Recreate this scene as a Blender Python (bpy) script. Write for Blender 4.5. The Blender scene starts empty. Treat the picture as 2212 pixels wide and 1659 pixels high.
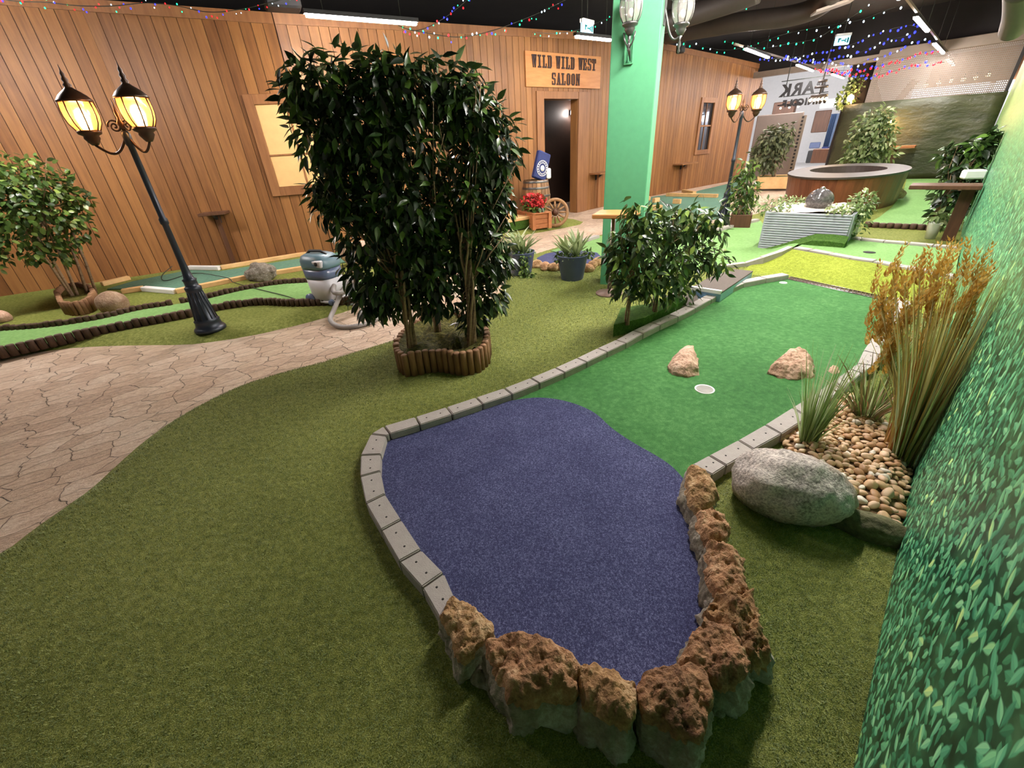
import bpy, bmesh, math, random
import numpy as np
from mathutils import Vector, Matrix, noise, geometry

random.seed(7)
S = bpy.context.scene
COL = S.collection
PI = math.pi

# ------------------------------------------------------------------ camera
FPX, PITCH, ROLL, EYE = 906.0, 29.22, -3.741, 1.3
CX, CY = 1106.0, 829.5
_p, _r = math.radians(PITCH), math.radians(ROLL)
CF = Vector((0, math.cos(_p), -math.sin(_p)))
_R0, _U0 = Vector((1, 0, 0)), Vector((0, math.sin(_p), math.cos(_p)))
CR = math.cos(_r) * _R0 + math.sin(_r) * _U0
CU = -math.sin(_r) * _R0 + math.cos(_r) * _U0
CP = Vector((0, 0, EYE))
cd = bpy.data.cameras.new('camera')
cd.sensor_fit = 'HORIZONTAL'; cd.sensor_width = 36.0; cd.lens = FPX / 2212 * 36.0
cd.clip_start = 0.02; cd.clip_end = 200
cam = bpy.data.objects.new('camera', cd); COL.objects.link(cam)
M3 = Matrix((CR, CU, -CF)).transposed()
cam.matrix_world = Matrix.Translation(CP) @ M3.to_4x4()
S.camera = cam

# ------------------------------------------------------------------ world, exposure
w = bpy.data.worlds.new('world'); S.world = w; w.use_nodes = True
w.node_tree.nodes['Background'].inputs[0].default_value = (1.0, 0.93, 0.86, 1)
w.node_tree.nodes['Background'].inputs[1].default_value = 0.1
S.view_settings.view_transform = 'Standard'
S.view_settings.look = 'None'
S.view_settings.exposure = 0.95
S.view_settings.gamma = 1.0
TUBE_E = 265.0      # brightness of the ceiling tubes
LANTERN_W = 10.0    # each lit lantern

# ------------------------------------------------------------------ places: where a sight line meets a plane of the room
def ray(x, y): return CF * FPX + CR * (x - CX) - CU * (y - CY)
def G(x, y, z=0.0):
    d = ray(x, y); return CP + d * ((z - EYE) / d.z)
def onplane(x, y, p, n):
    d = ray(x, y); return CP + d * ((p - CP).dot(n) / d.dot(n))
def facing(x, y, base):                       # on the upright plane through base square to the view
    n = Vector((base.x, base.y, 0)).normalized(); return onplane(x, y, base, n)
def upz(base, y):                             # height over base at which a picture row lies
    lo, hi = base.z, 4.5
    for _ in range(40):
        m = (lo + hi) / 2; v = Vector((base.x, base.y, m)) - CP
        if CY - FPX * v.dot(CU) / v.dot(CF) > y: lo = m
        else: hi = m
    return lo
AZ = math.radians(45.5)
E1 = Vector((math.sin(AZ), math.cos(AZ), 0)); E2 = Vector((-math.cos(AZ), math.sin(AZ), 0))
def AL(a, p, z=0): return E1 * a + E2 * p + Vector((0, 0, z))
ZV = Vector((0, 0, 1))

# ------------------------------------------------------------------ mesh builder
class MB:
    def __init__(s): s.v = []; s.f = []; s.sm = []
    def add(s, vs, fs, smooth=False):
        b = len(s.v); s.v += [Vector(v) for v in vs]
        s.f += [tuple(i + b for i in f) for f in fs]; s.sm += [smooth] * len(fs)
        return s
    def box(s, c, sx, sy, sz, X=None, Y=None, Z=None, bev=0.0):
        X = Vector(X or (1, 0, 0)); Z = Vector(Z or (0, 0, 1)); Y = Vector(Y) if Y else Z.cross(X)
        bm = bmesh.new(); bmesh.ops.create_cube(bm, size=1.0)
        for v in bm.verts: v.co = Vector((v.co.x * sx, v.co.y * sy, v.co.z * sz))
        if bev > 0: bmesh.ops.bevel(bm, geom=list(bm.edges), offset=bev, segments=1, affect='EDGES')
        bm.verts.index_update(); c = Vector(c)
        vs = [c + X * v.co.x + Y * v.co.y + Z * v.co.z for v in bm.verts]
        fs = [tuple(v.index for v in f.verts) for f in bm.faces]; bm.free()
        return s.add(vs, fs)
    def prism(s, poly, z0, z1, smooth=False):
        n = len(poly); vs = [Vector((p[0], p[1], z0)) for p in poly] + [Vector((p[0], p[1], z1)) for p in poly]
        a = sum(poly[i][0] * poly[(i + 1) % n][1] - poly[(i + 1) % n][0] * poly[i][1] for i in range(n))
        if a < 0:
            vs = vs[:n][::-1] + vs[n:][::-1]
        fs = [tuple(range(n))[::-1], tuple(range(n, 2 * n))]
        fs += [(i, (i + 1) % n, n + (i + 1) % n, n + i) for i in range(n)]
        return s.add(vs, fs, smooth)
    def hexa(s, b4, t4):                      # eight corners, bottom ring then top ring
        return s.add(list(b4) + list(t4), [(3, 2, 1, 0), (4, 5, 6, 7)] + [(i, (i + 1) % 4, 4 + (i + 1) % 4, 4 + i) for i in range(4)])
    def tube(s, pts, rad, n=8, caps=True, closed=False):
        pts = [Vector(p) for p in pts]; m = len(pts)
        if not hasattr(rad, '__len__'): rad = [rad] * m
        vs = []; fs = []; prev = None
        for i, p in enumerate(pts):
            if closed: t = pts[(i + 1) % m] - pts[i - 1]
            else: t = pts[min(i + 1, m - 1)] - pts[max(i - 1, 0)]
            t = t.normalized() if t.length > 1e-9 else Vector((0, 0, 1))
            if prev is None:
                u = t.cross(Vector((0, 0, 1)) if abs(t.z) < .9 else Vector((1, 0, 0))).normalized()
            else:
                u = (prev - t * prev.dot(t)); u = u.normalized() if u.length > 1e-6 else t.orthogonal().normalized()
            prev = u; q = t.cross(u)
            for k in range(n):
                a = 2 * PI * k / n; vs.append(p + (u * math.cos(a) + q * math.sin(a)) * rad[i])
        for i in range(m if closed else m - 1):
            j = (i + 1) % m
            for k in range(n):
                fs.append((i * n + k, i * n + (k + 1) % n, j * n + (k + 1) % n, j * n + k))
        if caps and not closed: fs += [tuple(range(n))[::-1], tuple(range((m - 1) * n, m * n))]
        return s.add(vs, fs, True)
    def lathe(s, prof, c=(0, 0, 0), n=24, ax=None, caps=True, smooth=True):
        c = Vector(c); Z = Vector(ax or (0, 0, 1)).normalized(); X = Z.orthogonal().normalized() if ax else Vector((1, 0, 0)); Y = Z.cross(X)
        vs = []; fs = []; m = len(prof)
        for r, z in prof:
            for k in range(n):
                a = 2 * PI * k / n; vs.append(c + X * (r * math.cos(a)) + Y * (r * math.sin(a)) + Z * z)
        for i in range(m - 1):
            for k in range(n): fs.append((i * n + k, i * n + (k + 1) % n, (i + 1) * n + (k + 1) % n, (i + 1) * n + k))
        if caps: fs += [tuple(range(n))[::-1], tuple(range((m - 1) * n, m * n))]
        return s.add(vs, fs, smooth)
    def ball(s, c, r, n=12, sc=(1, 1, 1)):
        prof = [(math.sin(PI * i / n) * r + 1e-5, -math.cos(PI * i / n) * r) for i in range(n + 1)]
        b = len(s.v); s.lathe(prof, (0, 0, 0), 2 * n); c = Vector(c)
        for i in range(b, len(s.v)): v = s.v[i]; s.v[i] = c + Vector((v.x * sc[0], v.y * sc[1], v.z * sc[2]))
        return s
    def poly(s, pts): return s.add(pts, [tuple(range(len(pts)))])
    def build(s, name, mat, parent=None, o=None, smooth=None):
        if o is None:
            o = ORG[parent.name] if parent else None
            if o is None:
                xs = [v.x for v in s.v]; ys = [v.y for v in s.v]; zs = [v.z for v in s.v]
                o = Vector(((min(xs) + max(xs)) / 2, (min(ys) + max(ys)) / 2, min(zs)))
        o = Vector(o)
        me = bpy.data.meshes.new(name); me.from_pydata([v - o for v in s.v], [], s.f)
        me.polygons.foreach_set('use_smooth', s.sm if smooth is None else [smooth] * len(s.f))
        me.materials.append(mat); me.update()
        return link(name, me, parent, o)
ORG = {}
def link(name, me, parent, o):
    ob = bpy.data.objects.new(name, me); COL.objects.link(ob)
    if parent: ob.parent = parent; ORG[ob.name] = ORG[parent.name]
    else: ob.location = o; ORG[ob.name] = Vector(o)
    return ob
def tag(o, label=None, cat=None, group=None, kind=None):
    if label: o['label'] = label
    if cat: o['category'] = cat
    if group: o['group'] = group
    if kind: o['kind'] = kind
    return o
def thing(name, label, cat, loc, group=None):
    o = bpy.data.objects.new(name, None); COL.objects.link(o); o.location = loc; o.empty_display_size = .1
    ORG[o.name] = Vector(loc); return tag(o, label, cat, group)
def struct(o): o['kind'] = 'structure'; return o
def np_mesh(name, V, F, mat, parent=None, o=None, smooth=False):     # V (n,3), F (m,k) arrays
    o = ORG[parent.name] if parent else Vector(o)
    me = bpy.data.meshes.new(name); k = F.shape[1]
    me.vertices.add(len(V)); me.vertices.foreach_set('co', (V - np.array(o)).astype(np.float32).ravel())
    me.loops.add(F.size); me.loops.foreach_set('vertex_index', F.astype(np.int32).ravel())
    me.polygons.add(len(F)); me.polygons.foreach_set('loop_start', np.arange(0, F.size, k, dtype=np.int32))
    me.polygons.foreach_set('use_smooth', [smooth] * len(F))
    me.materials.append(mat); me.update(calc_edges=True); me.validate()
    return link(name, me, parent, o)
ORD = 'first second third fourth fifth sixth seventh eighth ninth tenth eleventh twelfth thirteenth fourteenth fifteenth sixteenth seventeenth eighteenth nineteenth twentieth'.split() + ['twenty-' + k for k in 'first second third fourth fifth sixth seventh eighth ninth'.split()]

# ------------------------------------------------------------------ materials
def sr(r, g, b):
    f = lambda c: (c / 255 / 12.92) if c / 255 <= .04045 else ((c / 255 + .055) / 1.055) ** 2.4
    return (f(r), f(g), f(b), 1)
class NT:
    def __init__(s, name):
        s.m = bpy.data.materials.new(name); s.m.use_nodes = True; s.t = s.m.node_tree
        s.b = s.t.nodes['Principled BSDF']; s.out = s.t.nodes['Material Output']
    def n(s, typ, props=None, **ins):
        nd = s.t.nodes.new('ShaderNode' + typ)
        for k, v in (props or {}).items(): setattr(nd, k, v)
        for k, v in ins.items(): s.put(nd, k, v)
        return nd
    def put(s, nd, k, v):
        if k.startswith('i') and k[1:].isdigit(): sock = nd.inputs[int(k[1:])]
        else: sock = nd.inputs[k.replace('_', ' ')]
        if isinstance(v, bpy.types.NodeSocket): s.t.links.new(v, sock)
        elif isinstance(v, bpy.types.Node): s.t.links.new(v.outputs[0], sock)
        else: sock.default_value = v
    def math(s, op, a, b=0.0, c=0.0, clamp=False): return s.n('Math', dict(operation=op, use_clamp=clamp), i0=a, i1=b, i2=c).outputs[0]
    def ramp(s, fac, stops, interp='LINEAR'):
        nd = s.n('ValToRGB'); cr = nd.color_ramp; cr.interpolation = interp
        while len(cr.elements) > 1: cr.elements.remove(cr.elements[0])
        cr.elements[0].position = stops[0][0]; cr.elements[0].color = stops[0][1]
        for p, c in stops[1:]: e = cr.elements.new(p); e.color = c
        s.put(nd, 'Fac', fac); return nd.outputs[0]
    def mix(s, f, a, b, mode='MIX'):
        nd = s.n('Mix', dict(data_type='RGBA', blend_type=mode)); s.put(nd, 'i0', f); s.put(nd, 'i6', a); s.put(nd, 'i7', b); return nd.outputs[2]
    def co(s, which='Object', scale=None, rot=None):
        c = s.n('TexCoord').outputs[which]
        if scale is not None or rot is not None:
            c = s.n('Mapping', i0=c, Scale=scale or (1, 1, 1), Rotation=rot or (0, 0, 0)).outputs[0]
        return c
    def world(s, scale=(1, 1, 1), rot=(0, 0, 0)):
        g = s.n('NewGeometry').outputs['Position']; return s.n('Mapping', i0=g, Scale=scale, Rotation=rot).outputs[0]
    def noise(s, vec, scale=5, detail=4, rough=.55, out=0): return s.n('TexNoise', Vector=vec, Scale=scale, Detail=detail, Roughness=rough).outputs[out]
    def isl(s): return s.n('NewGeometry').outputs['Random Per Island']
    def orand(s): return s.n('ObjectInfo').outputs['Random']
    def bump(s, h, strength=.5, dist=.01): return s.n('Bump', Height=h, Strength=strength, Distance=dist).outputs[0]
    def set(s, **k):
        for a, v in k.items(): s.put(s.b, a, v)
        return s.m
def plain(name, col, rough=.6, metal=0.0, bump=0, var=0.12, scale=12, spec=.5):
    t = NT(name); c = t.co()
    nz = t.noise(c, scale, 4)
    d = tuple(x * (1 - var * 1.5) for x in col[:3]) + (1,); l = tuple(min(1, x * (1 + var)) for x in col[:3]) + (1,)
    t.set(Base_Color=t.ramp(nz, [(.3, d), (.7, l)]), Roughness=rough, Metallic=metal)
    t.b.inputs['Specular IOR Level'].default_value = spec
    if bump: t.set(Normal=t.bump(t.noise(c, scale * 6, 3), bump, .004))
    return t.m
def emis(name, col, e):
    t = NT(name); t.set(Base_Color=col, Emission_Color=col, Emission_Strength=e); return t.m
def wood(name, dark, light, sc=(14, 14, 1.1), rough=.55, isl=.35, bump=.15, spec=.35):
    t = NT(name); c = t.co()
    r = t.isl(); off = t.n('CombineXYZ', i0=t.math('MULTIPLY', r, 31.0), i1=t.math('MULTIPLY', r, 17.0), i2=t.math('MULTIPLY', r, 9.0)).outputs[0]
    c2 = t.n('VectorMath', dict(operation='ADD'), i0=c, i1=off).outputs[0]
    mp = t.n('Mapping', i0=c2, Scale=sc).outputs[0]
    a = t.noise(mp, 2.2, 6, .65)
    b = t.noise(c2, 1.3, 3)
    f = t.math('ADD', t.math('MULTIPLY', a, .7), t.math('MULTIPLY', b, .3))
    f = t.math('ADD', f, t.math('MULTIPLY', t.math('SUBTRACT', r, .5), isl))
    t.set(Base_Color=t.ramp(f, [(.25, dark), (.72, light)]), Roughness=rough, Normal=t.bump(a, bump, .006))
    t.b.inputs['Specular IOR Level'].default_value = spec
    return t.m
def turf(name, c0, c1, c2, fine=260, bump=.9):
    t = NT(name); g = t.world()
    a = t.noise(g, fine, 3, .7); b = t.noise(g, 38, 3, .6); d = t.noise(g, 1.7, 3)
    f = t.math('ADD', t.math('MULTIPLY', a, .55), t.math('ADD', t.math('MULTIPLY', b, .3), t.math('MULTIPLY', d, .15)))
    t.set(Base_Color=t.ramp(f, [(.36, c0), (.5, c1), (.63, c2)]), Roughness=.8,
          Normal=t.bump(t.math('ADD', a, t.math('MULTIPLY', b, .7)), bump, .012))
    t.b.inputs['Specular IOR Level'].default_value = .2
    return t.m
def rockm(name, c0, c1, c2, sc=9, pits=.9, rough=.85):
    t = NT(name); g = t.co()
    a = t.noise(g, sc, 8, .65); v = t.n('TexVoronoi', Vector=t.n('VectorMath', dict(operation='ADD'), i0=g, i1=t.n('VectorMath', dict(operation='SCALE'), i0=t.noise(g, sc * 2, 4, .6, 1), Scale=.06).outputs[0]).outputs[0], Scale=sc * 6).outputs[0]
    b = t.noise(g, sc * 9, 5, .7)
    rr = t.math('MULTIPLY', t.math('SUBTRACT', t.orand(), .5), .07)
    f = t.math('ADD', t.math('ADD', t.math('MULTIPLY', a, .65), t.math('MULTIPLY', b, .35)), rr)
    h = t.math('ADD', t.math('MULTIPLY', b, .7), t.math('MULTIPLY', v, .6))
    t.set(Base_Color=t.ramp(f, [(.33, c0), (.5, c1), (.66, c2)]), Roughness=rough, Normal=t.bump(h, pits, .02))
    return t.m

M = {}
M['turf'] = turf('olive_turf', sr(70, 80, 28), sr(126, 134, 60), sr(178, 180, 102))
M['turf_bank'] = turf('bank_turf', sr(92, 108, 22), sr(140, 152, 44), sr(176, 186, 78), 150)
M['turf_dark'] = turf('deep_green_turf', sr(38, 66, 22), sr(66, 100, 34), sr(96, 130, 56), 160)
M['putt'] = turf('putting_carpet', sr(38, 86, 40), sr(60, 114, 56), sr(94, 146, 84), 330, .5)
M['putt_far'] = turf('pale_putting_carpet', sr(88, 130, 66), sr(112, 150, 86), sr(136, 172, 112), 330, .3)
M['putt_teal'] = turf('teal_putting_carpet', sr(66, 100, 84), sr(88, 124, 104), sr(112, 146, 124), 330, .3)
def felt():
    t = NT('blue_felt'); g = t.world()
    a = t.noise(g, 420, 2, .6); b = t.noise(g, 130, 4, .7); c = t.noise(g, 5, 3)
    s_ = t.n('TexNoise', Vector=t.world((1, .25, 1), (0, 0, .6)), Scale=300, Detail=2, Distortion=2.0).outputs[0]
    f = t.math('ADD', t.math('MULTIPLY', a, .35), t.math('ADD', t.math('MULTIPLY', b, .35), t.math('ADD', t.math('MULTIPLY', c, .08), t.math('MULTIPLY', s_, .22))))
    t.set(Base_Color=t.ramp(f, [(.38, sr(42, 43, 68)), (.5, sr(62, 64, 98)), (.6, sr(112, 116, 150))]), Roughness=.95, Normal=t.bump(a, .5, .004))
    t.b.inputs['Specular IOR Level'].default_value = .15
    return t.m
M['felt'] = felt()
def paver():
    t = NT('stamped_paving')
    g = t.world((1, 1, 1), (0, 0, math.radians(-38)))
    wv = t.n('VectorMath', dict(operation='SCALE'), i0=t.n('VectorMath', dict(operation='SUBTRACT'), i0=t.noise(g, 5.5, 3, .6, 1), i1=(.5, .5, .5)).outputs[0], Scale=.12).outputs[0]
    c = t.n('VectorMath', dict(operation='ADD'), i0=g, i1=wv).outputs[0]
    c = t.n('Mapping', i0=c, Scale=(.62, 1.0, 1.0)).outputs[0]
    vd = t.n('TexVoronoi', dict(feature='DISTANCE_TO_EDGE', voronoi_dimensions='2D'), Vector=c, Scale=8.4, Randomness=.7).outputs[0]
    vc = t.n('TexVoronoi', dict(voronoi_dimensions='2D'), Vector=c, Scale=8.4, Randomness=.7).outputs['Color']
    vcf = t.n('SeparateColor', i0=vc).outputs[0]
    fl = t.n('Mapping', i0=g, Scale=(.5, 1.5, 1)).outputs[0]
    rip = t.noise(fl, 20, 6, .7); fine = t.noise(fl, 75, 4, .7)
    f = t.math('ADD', t.math('MULTIPLY', vcf, .16), t.math('ADD', t.math('MULTIPLY', rip, .62), t.math('MULTIPLY', t.noise(g, 1.2, 3), .22)))
    base = t.ramp(f, [(.3, sr(160, 132, 110)), (.48, sr(206, 178, 152)), (.64, sr(230, 210, 188))])
    j = t.ramp(vd, [(.0, (0, 0, 0, 1)), (.022, (1, 1, 1, 1))])
    col = t.mix(j, sr(124, 102, 86), base)
    h = t.math('ADD', t.math('MULTIPLY', j, .8), t.math('ADD', t.math('MULTIPLY', rip, 1.3), t.math('MULTIPLY', fine, .4)))
    t.set(Base_Color=col, Roughness=.28, Normal=t.bump(h, 1.0, .02))
    return t.m
M['paver'] = paver()
M['plank'] = wood('stained_wall_planks', sr(102, 64, 36), sr(150, 103, 59), (9, 9, .7), .5, .22, .12, .3)
M['plank_b'] = wood('stained_trim_boards', sr(108, 68, 42), sr(150, 104, 66), (9, 9, .7), .5, .15, .12, .3)
M['gap'] = plain('dark_gap', sr(36, 20, 12), .9)
M['kerb'] = plain('grey_concrete', sr(164, 156, 150), .8, bump=.5, var=.06, scale=30)
M['cupfloor'] = plain('grey_cup_floor', sr(150, 146, 140), .8)
M['hole'] = plain('dark_hole', sr(40, 38, 36), .9)
M['rock_tan'] = rockm('tan_rough_stone', sr(100, 66, 38), sr(178, 136, 90), sr(222, 192, 150))
M['rock_red'] = rockm('rust_brown_stone', sr(100, 68, 44), sr(180, 132, 92), sr(224, 190, 150))
M['mortar'] = rockm('pale_mortar_face', sr(96, 86, 70), sr(152, 142, 124), sr(200, 196, 186), 7, .6)
def granite():
    t = NT('speckled_granite'); g = t.co(); a = t.noise(g, 7, 5, .6); b = t.noise(g, 110, 3, .7); c = t.noise(g, 34, 5, .7)
    f = t.math('ADD', t.math('MULTIPLY', b, .45), t.math('ADD', t.math('MULTIPLY', a, .3), t.math('MULTIPLY', c, .25)))
    base = t.ramp(f, [(.36, sr(84, 78, 72)), (.47, sr(158, 148, 140)), (.56, sr(206, 194, 184))])
    warm = t.ramp(t.noise(g, 5, 3), [(.5, (0, 0, 0, 1)), (.66, (1, 1, 1, 1))])
    t.set(Base_Color=t.mix(t.math('MULTIPLY', warm, .5), base, sr(170, 128, 98)), Roughness=.75, Normal=t.bump(t.math('ADD', c, t.math('MULTIPLY', b, .4)), .7, .012)); return t.m
M['granite'] = granite()
M['peb_tan'] = plain('tan_pebble', sr(200, 164, 122), .55, var=.16, scale=18)
M['peb_pink'] = plain('pinkish_pebble', sr(212, 178, 144), .55, var=.14, scale=18)
M['peb_white'] = plain('whitish_pebble', sr(214, 202, 184), .5, var=.1, scale=18)
M['peb_brown'] = plain('brown_pebble', sr(176, 132, 90), .55, var=.16, scale=18)
M['gravel_bed'] = plain('sandy_gravel', sr(120, 92, 64), .9, bump=1, scale=60)
M['pink_rock'] = rockm('pinkish_stone', sr(150, 112, 88), sr(190, 156, 132), sr(214, 190, 170), 7, .5)
M['white'] = plain('white_plastic', sr(226, 224, 220), .4, var=.03)
M['iron'] = plain('black_painted_iron', sr(44, 50, 60), .35, .3, var=.1)
M['bronze'] = plain('bronze_lantern_metal', sr(70, 52, 40), .35, .6, var=.15)
M['pewter'] = plain('silvery_lantern_metal', sr(96, 94, 92), .3, .7, var=.15)
M['greycol'] = plain('green_painted_plaster', sr(80, 152, 108), .75, bump=.15, var=.03, scale=20)
M['logdark'] = wood('dark_stained_log', sr(40, 28, 20), sr(92, 68, 50), (20, 20, 4), .7, .3, .4)
M['log'] = wood('brown_treated_log', sr(92, 62, 40), sr(150, 112, 80), (20, 20, 4), .7, .25, .4)
M['logend'] = wood('pale_log_end', sr(150, 122, 90), sr(190, 164, 130), (10, 10, 10), .8, .2, .2)
M['pine'] = wood('pale_pine', sr(182, 138, 84), sr(222, 184, 130), (3, 3, 3), .6, .1, .1)
M['pine_red'] = wood('reddish_planter_wood', sr(132, 76, 42), sr(182, 118, 74), (6, 6, 6), .6, .25, .15)
M['oak'] = wood('worn_oak', sr(104, 74, 48), sr(164, 124, 84), (12, 12, 1.4), .55, .3, .25)
M['tubwood'] = wood('red_brown_tub_boards', sr(84, 44, 28), sr(136, 80, 54), (10, 10, .8), .45, .3, .12)
M['darkwood'] = wood('dark_brown_wood', sr(58, 36, 24), sr(98, 64, 44), (10, 10, 1), .5, .2, .15)
M['steel'] = plain('brushed_metal', sr(150, 146, 142), .3, .9, var=.06)
M['tubtop'] = plain('grey_brown_tub_rim', sr(60, 51, 46), .5, .0, var=.08)
M['black'] = plain('black_plastic', sr(22, 20, 20), .6)
M['ceil'] = plain('black_ceiling', sr(30, 24, 22), .85, var=.2, scale=3)
M['duct'] = plain('dark_duct', sr(58, 50, 46), .55, var=.12, scale=4)
M['tube'] = emis('lit_tube', (1, .93, .90, 1), TUBE_E)
M['tube_far'] = emis('lit_far_tube', (1, .93, .90, 1), TUBE_E * .55)
M['glow'] = emis('warm_bulb', (1, .62, .25, 1), 40)
M['glow_small'] = emis('small_warm_bulb', (1, .62, .3, 1), 6)
M['moss'] = turf('brown_green_moss', sr(40, 38, 10), sr(74, 72, 24), sr(112, 104, 44), 60, 1)
M['bark'] = wood('grey_brown_stem', sr(92, 70, 52), sr(170, 142, 112), (8, 8, 30), .8, .3, .5)
def leafm(name, c0, c1, c2, rough=.32, trans=.0):
    t = NT(name); r = t.isl()
    bf = t.n('NewGeometry').outputs['Backfacing']
    base = t.ramp(r, [(0, c0), (.6, c1), (1, c2)])
    pale = t.mix(.45, base, sr(120, 140, 92))
    t.set(Base_Color=t.mix(bf, base, pale), Roughness=rough)
    t.b.inputs['Specular IOR Level'].default_value = .5
    if trans:
        tl = t.n('BsdfTranslucent', Color=base); mx = t.n('MixShader', Fac=trans, i1=t.b.outputs[0], i2=tl.outputs[0]); t.t.links.new(mx.outputs[0], t.out.inputs[0])
    return t.m
M['leaf_dark'] = leafm('dark_ficus_leaves', sr(20, 34, 18), sr(36, 58, 26), sr(84, 116, 44))
M['leaf_shrub'] = leafm('glossy_shrub_leaves', sr(26, 44, 20), sr(50, 76, 30), sr(124, 146, 62), .3, .1)
M['leaf_mid'] = leafm('mid_green_leaves', sr(40, 62, 26), sr(74, 102, 40), sr(132, 152, 74), .35, .25)
M['leaf_var'] = leafm('variegated_pale_leaves', sr(70, 92, 50), sr(124, 144, 84), sr(190, 196, 150), .45, .25)
M['leaf_pale'] = leafm('pale_strap_leaves', sr(120, 140, 90), sr(172, 184, 132), sr(220, 222, 184), .45, .35)
M['leaf_grey'] = leafm('dusty_olive_leaves', sr(58, 64, 40), sr(86, 92, 58), sr(120, 122, 82), .6)
M['blade_pale'] = leafm('pale_green_reed', sr(96, 124, 56), sr(156, 178, 104), sr(216, 226, 188), .5, .4)
M['blade_dry'] = leafm('dry_straw_reed', sr(160, 138, 70), sr(198, 186, 106), sr(224, 216, 156), .6, .4)
M['blade_orange'] = leafm('orange_dry_reed', sr(168, 100, 44), sr(190, 130, 66), sr(196, 156, 86), .6, .4)
M['seed'] = leafm('golden_seed_heads', sr(172, 122, 46), sr(206, 160, 74), sr(226, 192, 116), .7, .45)
M['moss_rock'] = rockm('mossy_rock', sr(60, 60, 36), sr(104, 100, 66), sr(150, 140, 110), 7, .6)
M['treebark'] = wood('blackish_bark', sr(22, 18, 14), sr(48, 38, 30), (8, 8, 2), .9, .2, .6)
M['feather'] = leafm('feathery_pink_grass', sr(150, 120, 96), sr(186, 164, 130), sr(200, 150, 130), .7)
M['red'] = leafm('red_petals', sr(150, 20, 24), sr(206, 36, 40), sr(230, 80, 84), .5)
M['blade'] = leafm('turf_fibres', sr(70, 84, 26), sr(122, 130, 54), sr(190, 192, 110), .6)
def glassm(name, tint, f_trans, diff, rough):
    t = NT(name); tr = t.n('BsdfTransparent', Color=tint); gl = t.n('BsdfGlossy', Color=(1, 1, 1, 1), Roughness=rough); tl = t.n('BsdfTranslucent', Color=diff); df = t.n('BsdfDiffuse', Color=diff)
    a = t.n('MixShader', Fac=.5, i1=tl, i2=df).outputs[0]; b = t.n('MixShader', Fac=.25, i1=a, i2=gl).outputs[0]; c = t.n('MixShader', Fac=f_trans, i1=b, i2=tr).outputs[0]
    t.t.links.new(c, t.out.inputs[0]); return t.m
M['glass'] = glassm('clear_lantern_glass', (.95, .93, .9, 1), .6, (.75, .72, .68, 1), .08)
M['lglass'] = glassm('warm_seeded_glass', (1, .8, .56, 1), .55, (.55, .26, .1, 1), .15)
def hedge():
    t = NT('hedge_print_vinyl'); uv = t.n('TexCoord').outputs['UV']
    nz = t.noise(uv, 3, 4); nb = t.noise(uv, 14, 4)
    zz = t.n('SeparateXYZ', i0=uv).outputs[1]
    col = t.ramp(nb, [(.35, sr(22, 52, 34)), (.55, sr(40, 86, 58)), (.7, sr(64, 110, 76))])
    def layer(col, sc, off, L, wd, ca, cb, cc, keep, ang0):
        v = t.n('Mapping', i0=uv, Location=(off, off * .37, 0), Scale=(sc, sc, 1)).outputs[0]
        vo = t.n('TexVoronoi', dict(voronoi_dimensions='2D'), Vector=v, Scale=1.0, Randomness=.85)
        d = t.n('VectorMath', dict(operation='SUBTRACT'), i0=v, i1=vo.outputs['Position']).outputs[0]
        sc_ = t.n('SeparateColor', i0=vo.outputs['Color'])
        r0, r1, r2 = sc_.outputs[0], sc_.outputs[1], sc_.outputs[2]
        an = t.math('ADD', t.math('MULTIPLY', t.math('SUBTRACT', r0, .5), 2.6), ang0)
        q = t.n('SeparateXYZ', i0=t.n('VectorRotate', dict(rotation_type='Z_AXIS'), Vector=d, Angle=an).outputs[0])
        x, y = q.outputs[0], q.outputs[1]
        ay = t.math('ABSOLUTE', y)
        xl = t.math('DIVIDE', x, L)
        prof = t.math('MULTIPLY', t.math('SUBTRACT', 1.0, t.math('MULTIPLY', xl, xl)), t.math('MULTIPLY', t.math('ADD', 1.0, t.math('MULTIPLY', xl, -.35)), wd))
        m = t.math('MULTIPLY', t.math('SUBTRACT', prof, ay), 14.0, clamp=True)
        m = t.math('MULTIPLY', m, t.math('GREATER_THAN', keep, r2))
        shade = t.math('ADD', t.math('MULTIPLY', r1, .75), t.math('MULTIPLY', t.math('GREATER_THAN', y, 0.0), .16))
        lc = t.ramp(shade, [(.05, ca), (.55, cb), (.92, cc)])
        return t.mix(m, col, lc)
    col = layer(col, 30, 3.1, .52, .24, sr(36, 94, 63), sr(68, 145, 101), sr(112, 186, 131), 1.0, 1.2)
    col = layer(col, 25, 11.7, .5, .22, sr(45, 112, 80), sr(87, 175, 126), sr(142, 219, 156), 1.0, 1.5)
    col = layer(col, 21, 23.9, .5, .2, sr(59, 138, 103), sr(110, 198, 147), sr(170, 237, 175), .9, 1.0)
    col = layer(col, 17, 37.3, .48, .19, sr(82, 163, 119), sr(135, 217, 156), sr(226, 255, 156), .42, 1.8)
    # print turns yellow-green upward; the pale top is light and haze painted in
    up = t.math('ADD', zz, t.math('MULTIPLY', nz, .5))
    col = t.mix(t.ramp(up, [(.0, (0, 0, 0, 1)), (1, (0, 0, 0, 1))]), col, sr(120, 160, 60))
    wm = t.n('MapRange', i0=up, i1=.9, i2=1.9).outputs[0]
    col = t.mix(wm, col, t.ramp(nb, [(.3, sr(112, 140, 70)), (.7, sr(150, 172, 104))]))
    wm2 = t.n('MapRange', i0=up, i1=1.9, i2=2.5).outputs[0]
    col = t.mix(wm2, col, sr(186, 180, 164))
    t.set(Base_Color=col, Roughness=.38)
    t.b.inputs['Specular IOR Level'].default_value = .35
    return t.m
M['hedge'] = hedge()
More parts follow.
